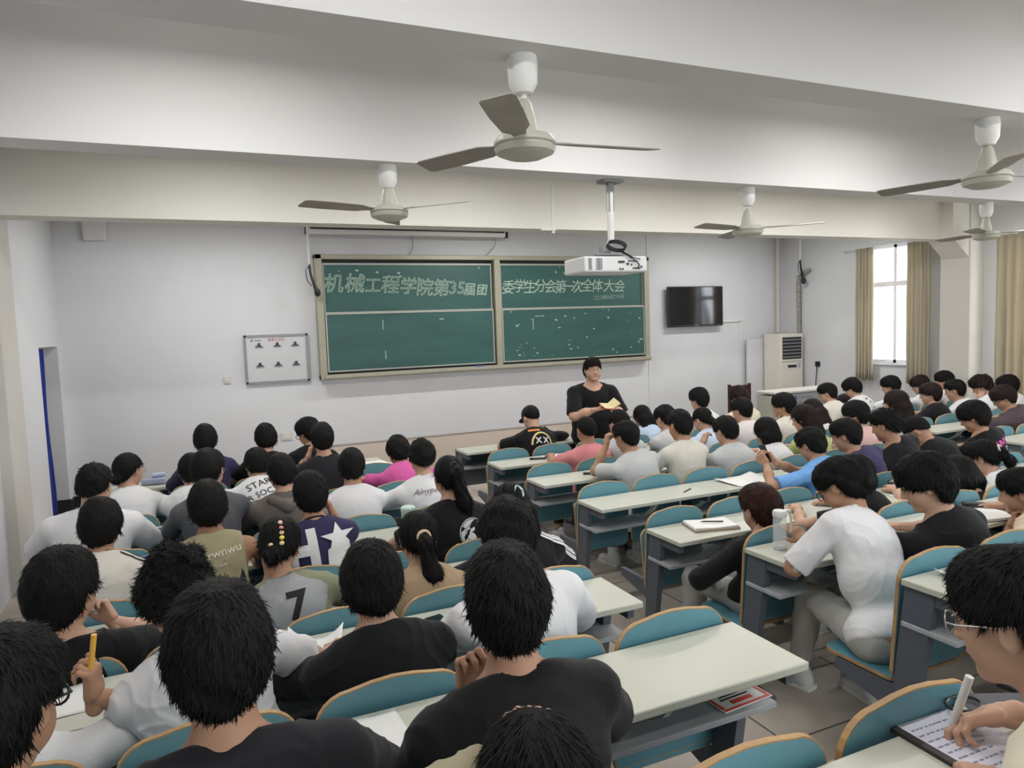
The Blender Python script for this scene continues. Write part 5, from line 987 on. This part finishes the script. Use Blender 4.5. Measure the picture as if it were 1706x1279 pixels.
# ------------------------------------------------------------------ things on the benches
def at(x, y, z, rz=0, rx=0): return Matrix.Translation((x, y, z)) @ Matrix.Rotation(math.radians(rz), 4, 'Z') @ Matrix.Rotation(math.radians(rx), 4, 'X')
inkm = mat('ink_lines', (.30, .33, .42), .8)
def simple(mb, name, m, label, cat, smooth=None, group=None): return tag(mb.build(name, m, smooth=smooth), label, cat, group)
def sheet(x, y, z, w, d, rz, label, n=1, curl=0.0, m=None, name='paper_sheet', cat='paper'):
    V = []; nx, ny = 10, 8
    for j in range(ny + 1):
        for i in range(nx + 1):
            u, v = i / nx - .5, j / ny - .5; V.append((u * w, v * d, .002 + curl * (abs(u) * 2) ** 2.2 * (.6 + v) + .0015 * math.sin(i * 1.3 + j)))
    V = np.array([list(at(x, y, z, rz) @ Vector(v)) for v in V]); F = np.array([(j * (nx + 1) + i, j * (nx + 1) + i + 1, (j + 1) * (nx + 1) + i + 1, (j + 1) * (nx + 1) + i) for j in range(ny) for i in range(nx)])
    o = add_mesh_object(name, V, F, m or paper_m); md = o.modifiers.new('t', 'SOLIDIFY'); md.thickness = .0012; md.offset = 1
    return tag(o, label, cat)
def phone(x, y, z, rz, label, rx=0): o = MB().box((0, 0, .0045), (.075, .155, .008), M=at(x, y, z, rz, rx), bev=.003).build('phone', dark_pl); MB().box((0, 0, .0088), (.068, .146, .0008), M=at(x, y, z, rz, rx)).build('phone_screen', mat('phone_glass', (.01, .01, .012), .1, spec=.6), o); return tag(o, label, 'phone')
def pen(x, y, z, rz, m, label, L=.14, r=.0045): return simple(MB().tube([(-L / 2, 0, r), (L / 2 - .015, 0, r), (L / 2, 0, r * .6)], [r, r, r * .35], 10, M=at(x, y, z, rz)), 'pen', m, label, 'pen', True)
D5, D6, D7, D8 = .779, .899, 1.019, 1.159
# open notebook + pen, middle block fifth row
nb2 = empty('open_notebook', (2.93, 3.56, D5), 0, 'open white notebook at the aisle end of the fifth middle bench', 'notebook'); bpy.context.view_layer.update()
part(MB().box((0, 0, .008), (.30, .21, .014), M=at(2.93, 3.56, D5, -14)), 'cover', mat('kraft', (.35, .30, .22), .7), nb2); part(MB().box((.0, .002, .018), (.29, .20, .006), M=at(2.93, 3.56, D5, -14)).prism([(-.145, .02), (0, .021), (.145, .02), (.14, .028), (0, .022), (-.14, .028)], -.098, .098, axis=1, M=at(2.93, 3.56, D5, -14)), 'pages', paper_m, nb2)
pen(2.94, 3.56, D5 + .029, 150, dark_pl, 'black pen lying on the open white notebook')
# glass bottle
gb = empty('glass_bottle', (2.70, 2.74, D6), 0, 'clear glass water bottle with white lid beside the white t-shirt', 'bottle'); T = Matrix.Translation((2.70, 2.74, D6))
gm2 = mat('bottle_glass', (.9, .95, .95), .03, alpha=.22, spec=.8)
part(MB().lathe([(.031, 0), (.034, .004), (.034, .165), (.031, .175), (.029, .172), (.0315, .163), (.0315, .012), (.0001, .012)], 28, M=T, cap=False), 'glass', gm2, gb, True)
part(MB().lathe([(.0001, 0), (.031, 0), (.033, .004), (.0001, .010)], 28, M=T, cap=False), 'base_ring', mat('glass_base', (.55, .58, .58), .1, alpha=.6), gb, True)
part(MB().lathe([(.035, .172), (.036, .178), (.036, .195), (.031, .203), (.0001, .205)], 24, M=T, cap=False).box((.045, -.0, .195), (.05, .02, .010), M=T), 'lid', white_pl, gb, True)
part(MB().tube([(2.765, 2.74, D6 + .195), (2.772, 2.735, D6 + .15), (2.768, 2.73, D6 + .07)], .006), 'strap', white_pl, gb, True)
# phones
phone(3.12, 5.36, D5, 60, 'black phone on the third middle bench, in front of the light grey t-shirt'); phone(3.03, 6.26, D5, 70, 'black phone on the second middle bench by the aisle')
phone(-.27, 5.40, D5, 70, 'dark phone on the left block bench beside the broad white t-shirt'); phone(.85, 2.70, D6, 12, 'dark phone on the bench left of the foreground white t-shirt')
phone(4.20, 4.42, .985, 10, 'phone held up in front of the sky blue t-shirt', rx=62)
sheet(3.24, 6.26, D5, .21, .29, 8, 'white sheet on the second middle bench beside the pink t-shirt'); sheet(4.02, 4.45, D5, .42, .29, 6, 'wide open white papers in front of the sky blue t-shirt', curl=.02)
sheet(.33, 2.66, D6, .21, .29, -16, 'standing folded paper left of the plain black t-shirt', curl=.05); sheet(.22, 2.70, D6, .21, .29, 10, 'flat paper under the folded one on the left sixth bench')
sheet(.36, 1.78, D7, .21, .29, 4, 'single white sheet between the two large black t-shirts'); sheet(-.50, 2.70, D6, .30, .22, 6, 'open white pad on the bench in front of the raised pencil', curl=.012)
sheet(1.60, 6.98, D5, .21, .29, 12, 'white paper in front of the magenta t-shirt'); sheet(1.36, 6.22, D5, .21, .20, -8, 'pale blue-white sheet beside the magenta t-shirt')
sheet(2.80, 1.80, D7, .21, .20, -10, 'crumpled white paper on the seventh middle bench', curl=.02); sheet(4.62, 3.42, D5, .21, .26, 0, 'paper below the black plastic bag on the fifth middle bench')
# spiral notebook
sn = empty('spiral_notebook', (4.10, 2.64, D6), 0, 'open spiral notebook on the sixth middle bench by the peach t-shirt', 'notebook'); M = at(4.10, 2.64, D6, -12)
part(MB().box((0, -.03, .010), (.34, .22, .016), M=M), 'pages', paper_m, sn); part(MB().box((0, -.03, .001), (.345, .225, .004), M=M), 'cover', dark_pl, sn)
mb = MB()
for i in range(22): mb.tube([tuple(M @ Vector((-.16 + i * .0152, .078 + .007 * math.cos(t), .018 + .008 * math.sin(t)))) for t in np.linspace(0, 2 * PI, 8, endpoint=False)], .0012, 5, closed=True)
part(mb, 'spiral', dark_pl, sn); pen(4.20, 2.70, D6 + .02, -20, dark_pl, 'black pen on the spiral notebook', .15); simple(MB().box((0, 0, .012), (.19, .06, .022), M=at(4.30, 2.74, D6 + .004, -60), bev=.008), 'pencil_case', dark_pl, 'black pencil case behind the spiral notebook', 'pencil case')
# black plastic bag with food
bag = polyg(union([ell_(A3((4.80, 3.60, D5 + .045)), (.16, .10, .055)), cap_((4.70, 3.55, D5 + .06), (4.72, 3.56, D5 + .13), .03, .008), cap_((4.92, 3.6, D5 + .06), (4.94, 3.58, D5 + .11), .03, .008)], .03), (4.55, 3.4, D5 - .02), (5.05, 3.8, D5 + .2), .007)
Vb, Fb = bag; Vb = Vb + (.010 * np.stack([wob(Vb, 45, 1), wob(Vb, 45, 2), wob(Vb, 60, 3)], 1)); Vb[:, 2] = np.maximum(Vb[:, 2], D5); tag(add_mesh_object('plastic_bag', Vb, Fb, mat('glossy_black_film', (.012, .012, .014), .18, spec=.7, bump=.6, bscale=35)), 'crumpled glossy black plastic bag on the fifth middle bench', 'bag')
for i, (x, y, l) in enumerate(((4.60, 3.50, 'peach-coloured bun left of the black plastic bag'), (4.86, 3.44, 'small peach-coloured bun in front of the black plastic bag'))):
    V, F = polyg(ell_(A3((x, y, D5 + .027)), (.045 - .01 * i, .035, .026)), (x - .08, y - .08, D5 - .02), (x + .08, y + .08, D5 + .09), .005); tag(add_mesh_object('bread_bun', V, F, mat('bun_peach', (.75, .50, .36), .6)), l, 'bun')
# bags on the floor / desks
V, F = polyg(union([ell_(A3((.10, 3.58, D5 + .07)), (.11, .07, .08)), cap_((.02, 3.57, D5 + .08), (.05, 3.58, D5 + .19), .025, .006), cap_((.16, 3.57, D5 + .08), (.14, 3.57, D5 + .21), .025, .006)], .03), (-.1, 3.42, D5 - .02), (.3, 3.75, D5 + .26), .006); V = V + .008 * np.stack([wob(V, 50, 4), wob(V, 50, 5), wob(V, 50, 6)], 1); V[:, 2] = np.maximum(V[:, 2], D5)
tag(add_mesh_object('leather_handbag', V, F, mat('black_leather', (.02, .02, .022), .25, spec=.6)), 'black leather handbag with pale edging behind the olive sleeveless top', 'handbag')
V, F = polyg(union([ell_(A3((3.72, 7.15, D5 + .05)), (.15, .08, .06)), cap_((3.62, 7.15, D5 + .09), (3.55, 7.13, D5 + .16), .04, .02)], .04), (3.4, 7.0, D5 - .02), (3.95, 7.3, D5 + .25), .008); V[:, 2] = np.maximum(V[:, 2], D5)
tag(add_mesh_object('backpack', V, F, cloth('bag_black', (.015, .015, .016))), 'black bag lying on the front bench beside the speaker', 'bag')
V, F = polyg(union([ell_(A3((8.20, 7.1, D5 + .10)), (.18, .10, .13)), ell_(A3((8.22, 7.05, D5 + .05)), (.16, .12, .06))], .04), (7.9, 6.9, D5 - .02), (8.5, 7.3, D5 + .3), .01); V[:, 2] = np.maximum(V[:, 2], D5)
tag(add_mesh_object('backpack', V, F, cloth('bag_plum', (.02, .012, .02))), 'dark plum backpack on the front bench of the right block', 'backpack')
# blue tissue packet on a notebook
tp = empty('tissue_packet', (-.26, 4.47, D5), 0, 'violet tissue packet lying on a book on the fourth left bench', 'tissue packet'); part(MB().box((0, 0, .045), (.22, .12, .055), M=at(-.26, 4.47, D5 + .012, 12), bev=.012), 'packet', mat('violet_wrap', (.13, .13, .33), .35), tp)
part(MB().prism([(-.03, .07), (.0, .105), (.02, .085), (.04, .11), (.05, .07)], -.02, .02, axis=1, M=at(-.26, 4.47, D5 + .012, 12)), 'tissue', mat('tissue_blue', (.55, .65, .80), .8), tp)
simple(MB().box((0, 0, .009), (.24, .15, .017), M=at(-.25, 4.46, D5, 10), bev=.002), 'book', mat('book_brown', (.22, .16, .10), .5), 'brown-edged book under the violet tissue packet', 'book')
# pencil pouches near the top left
simple(MB().box((0, 0, .03), (.20, .09, .055), M=at(-.40, 7.16, D5, -8), bev=.02, seg=4), 'pencil_pouch', mat('pouch_grey_blue', (.33, .37, .48), .6), 'grey-blue pouch on the front left bench', 'pouch', True)
simple(MB().box((0, 0, .02), (.12, .06, .038), M=at(-.36, 7.19, D5 + .057, 6), bev=.015, seg=4), 'pencil_pouch', mat('pouch_pale_blue', (.45, .52, .66), .6), 'smaller pale blue pouch stacked on the grey-blue pouch', 'pouch', True)
# mint tumbler
tb = empty('tumbler', (1.20, 4.42, D5), 0, 'mint green tumbler with blue characters on the fourth left bench', 'tumbler'); T = Matrix.Translation((1.20, 4.42, D5))
part(MB().lathe([(.038, 0), (.040, .004), (.045, .15), (.046, .155)], 24, M=T), 'cup', mat('mint', (.42, .62, .52), .4), tb, True); part(MB().lathe([(.047, .153), (.047, .172), (.040, .18), (.0001, .18)], 24, M=T, cap=False), 'lid', mat('mint_lid', (.55, .70, .62), .4), tb, True)
V, F = text_geo('茶日', .055, maxedge=.02); V = [(1.20 + .0465 * math.sin(x / .0465), 4.42 - .0465 * math.cos(x / .0465), D5 + .07 + y) for x, y, z in V]; o = geo_obj('lettering', V, F, mat('blue_print', (.05, .25, .55), .6), tb); o.matrix_parent_inverse = Matrix.Translation((-1.20, -4.42, -D5))
# leaflet on the shelf, notebook of the writer, case, pens, pencil
lf = empty('leaflet', (1.575, 1.825, .8365), 0, 'red and white printed leaflet on the shelf at the end of the seventh left bench', 'leaflet'); M = at(1.575, 1.825, .8365, 4)
part(MB().box((0, 0, .002), (.21, .17, .003), M=M), 'sheet', paper_m, lf); part(MB().box((0, .06, .004), (.20, .035, .001), M=M).box((0, -.05, .004), (.09, .02, .001), M=M).box((-.095, 0, .004), (.012, .14, .001), M=M).box((.095, 0, .004), (.012, .14, .001), M=M).box((0, -.078, .004), (.20, .01, .001), M=M), 'red_print', mat('leaflet_red', (.60, .08, .05), .6), lf)
mb = MB(); [mb.box((-.02 + (i % 2) * .01, .025 - i * .017, .004), (.12 - .02 * (i % 3), .006, .001), M=M) for i in range(4)]; part(mb, 'black_print', dark_pl, lf)
wn = empty('notebook', (1.46, .95, D8), 0, 'notebook page with handwriting under the writing hand, black spine', 'notebook'); M = at(1.475, .93, D8, -2)
part(MB().box((0, 0, .004), (.19, .26, .007), M=M), 'page', mat('lined_page', (.70, .70, .80), .8), wn); part(MB().box((-.10, 0, .005), (.018, .26, .009), M=M), 'spine', mat('spine_brown', (.04, .03, .03), .5), wn)
mb = MB(); rs = random.Random(4)
for j in range(9):
    x = -.075
    while x < .03: w = rs.uniform(.005, .016); mb.box((x, .10 - j * .022, .0085), (w, .0035, .0008), M=M); x += w + .006
part(mb, 'handwriting', inkm, wn)
simple(MB().box((0, 0, .010), (.20, .10, .018), M=at(1.665, 1.0, D8, -26), bev=.006), 'tablet', white_pl, 'white-edged grey tablet beside the writing hand', 'tablet'); sc_ = simple(MB().box((0, 0, .021), (.18, .085, .003), M=at(1.665, 1.0, D8, -26)), 'glossy_card', mat('grey_glass', (.12, .12, .14), .12), 'grey glossy card lying on the white tablet', 'card')
simple(MB().tube([(1.57 + .045 * math.cos(t), 1.03 + .03 * math.sin(t), D8 + .03) for t in np.linspace(0, 2 * PI, 20, endpoint=False)], .004, 6, closed=True), 'key_ring', mat('ring_black', (.03, .03, .03), .3), 'thin black loop lying by the notebook', 'ring', True)
def held(key, name, a, b, r0, r1, m, label, cat):
    return simple(MB().tube([tuple(a), tuple(A3(a) * .15 + A3(b) * .85), tuple(b)], [r0, r0, r1], 12), name, m, label, cat, True)
held('M41', 'pen', (1.475, .955, 1.31), (1.463, .988, D8 + .012), .0085, .003, white_pl, 'white pen in the hand of the cream t-shirt writer', 'pen')
held('L29', 'pencil', (-.300, 2.225, 1.285), (-.325, 2.235, 1.13), .0075, .0065, mat('pencil_yellow', (.75, .42, .06), .4), 'yellow pencil held upright at lower left', 'pencil')
# speaker's booklet and watch
bk = empty('booklet', (3.97, 6.42, 1.22), 0, 'open red-covered booklet held by the standing speaker', 'booklet'); M = at(3.965, 6.40, 1.215, 0, 20)
part(MB().prism([(-.10, .012), (0, .0), (.085, .05), (.085, .054), (0, .004), (-.10, .016)], -.07, .07, axis=1, M=M), 'cover', mat('red_cover', (.55, .06, .04), .5), bk)
part(MB().prism([(.0, .005), (.082, .054), (.072, .07), (.04, .04)], -.065, .065, axis=1, M=M).prism([(-.095, .017), (0, .005), (0, .010), (-.09, .020)], -.065, .065, axis=1, M=M), 'pages', mat('yellowed_pages', (.70, .62, .35), .7), bk)
def band_on(key, nm, m, label, cat, t=.06, r=.031, wd=.012):
    i = INFO[key]; w, e = i['wr'][nm], i['E'][nm]; d = nrm(w - e); c = w - d * .02; a = nrm(np.cross(d, Z3)); b_ = np.cross(a, d)
    mb = MB(); ring = lambda cc: [cc + (a * math.cos(q) + b_ * math.sin(q)) * r for q in np.linspace(0, 2 * PI, 18, endpoint=False)]
    A = [mb.bm.verts.new(tuple(v)) for v in ring(c - d * wd)]; B_ = [mb.bm.verts.new(tuple(v)) for v in ring(c + d * wd)]
    for q in range(18): mb.bm.faces.new((A[q], A[(q + 1) % 18], B_[(q + 1) % 18], B_[q]))
    o = mb.build(cat, m, smooth=True); md = o.modifiers.new('t', 'SOLIDIFY'); md.thickness = .004
    f = c + (b_ * 1.0) * r; R_ = Matrix((tuple(d), tuple(a), tuple(b_))).transposed().to_4x4(); R_.translation = Vector(tuple(f)); MB().box((0, 0, .003), (.030, .030, .009), M=R_, bev=.003).build('dial', dark_pl, o); tag(o, label, 'watch'); return o
band_on('SP', 'l', mat('strap_pink', (.70, .50, .45), .5), "pale pink watch on the standing speaker's wrist", 'wristwatch'); band_on('M23', 'l', mat('strap_plum', (.12, .04, .06), .5), 'dark red band watch on the wrist of the white t-shirt at the aisle', 'wristwatch'); band_on('M13', 'l', dark_pl, 'black watch on the hand held at the mouth in profile', 'wristwatch')
# sheet in the hand of the person in black, right block
sheet(7.75, 6.12, .865, .30, .21, 8, 'stack of cream paper held by the person in black with silver glasses', curl=.012, m=mat('cream_paper', (.74, .68, .52), .8))
# hair accessories (worn: parts of the person)
def on_head(key, mb_fn, name, m): i = INFO[key]; return mb_fn(i).build(name, m, i['root'], True)
for q, (u, r, c) in enumerate(((.085, .005, (.8, .55, .45)), (.062, .014, (.75, .3, .25)), (.042, .020, (.85, .55, .35)), (.022, .026, (.85, .75, .1)), (.000, .030, (.80, .65, .3)), (-.012, -.012, (.8, .6, .4)))):
    i = INFO['L18']; p = i['H'] - i['o'] + (i['hu'] * u + i['hr'] * r - i['hf'] * (.116 - .30 * max(0, u - .03))) * 1.04; V, F = polyg(ell_(p, (.011, .009, .010)), p - .02, p + .02, .003); add_mesh_object('hair_bead', V, F, mat('bead_%d' % q, c, .4), i['root'])
def claw(i, s=1.0, u0=.03, r0=0.0):
    mb = MB(); o = i['H'] - i['o'] - i['hf'] * .118 + i['hu'] * u0 + i['hr'] * r0
    for sg in (-1, 1): mb.tube([tuple(o + (i['hu'] * .035 * t + i['hr'] * sg * .016 * (1 - t * t)) * s - i['hf'] * .004) for t in np.linspace(-1, 1, 9)], [.002 * s, .004 * s, .006 * s, .007 * s, .007 * s, .007 * s, .006 * s, .004 * s, .002 * s], 8)
    return mb
on_head('L20', lambda i: claw(i, 1.25, .04, .01), 'claw_clip', mat('mint_clip', (.50, .66, .62), .3)); on_head('M8', lambda i: claw(i, .6, 0, .02), 'hair_clip', white_pl)
i = INFO['M1']; p = i['H'] - i['o'] - i['hf'] * .108 + i['hu'] * .055; MB().tube([tuple(p + i['hr'] * a + i['hu'] * b) for a, b in ((-.015, -.012), (.0, .012), (.012, .004), (.004, -.004))], .003, 6).build('cap_emblem', white_pl, i['root'])
i = INFO['M22']; p = i['H'] - i['o']; fm_ = ell_(p + i['hf'] * .068 - i['hu'] * .055, A3((.058, .050, .045)), np.stack([i['hr'], i['hf'], i['hu']], 1)); V, F = polyg(fm_, p - .18, p + .18, .007); add_mesh_object('face_mask', V, F, cloth('mask_black', (.012, .012, .012)), i['root'])
# eraser etc. on benches further back
simple(MB().box((0, 0, .006), (.14, .06, .012), M=at(-.20, 5.28, D5, 30), bev=.002), 'notepad', mat('pad_grey', (.25, .27, .32), .6), 'small grey notepad beside the dark phone on the left', 'notepad')
pen(-.25, 3.52, D5, 20, dark_pl, 'black pen on the fifth left bench by the glasses wearer', .13, .006)
pen(3.42, 4.42, D5, 30, dark_pl, 'black pen on the fourth middle bench by the aisle', .14)

for blk, kmax in (('left', 9), ('middle', 8), ('right', 4)):
    for k in range(1, kmax + 1): bench(blk, k)
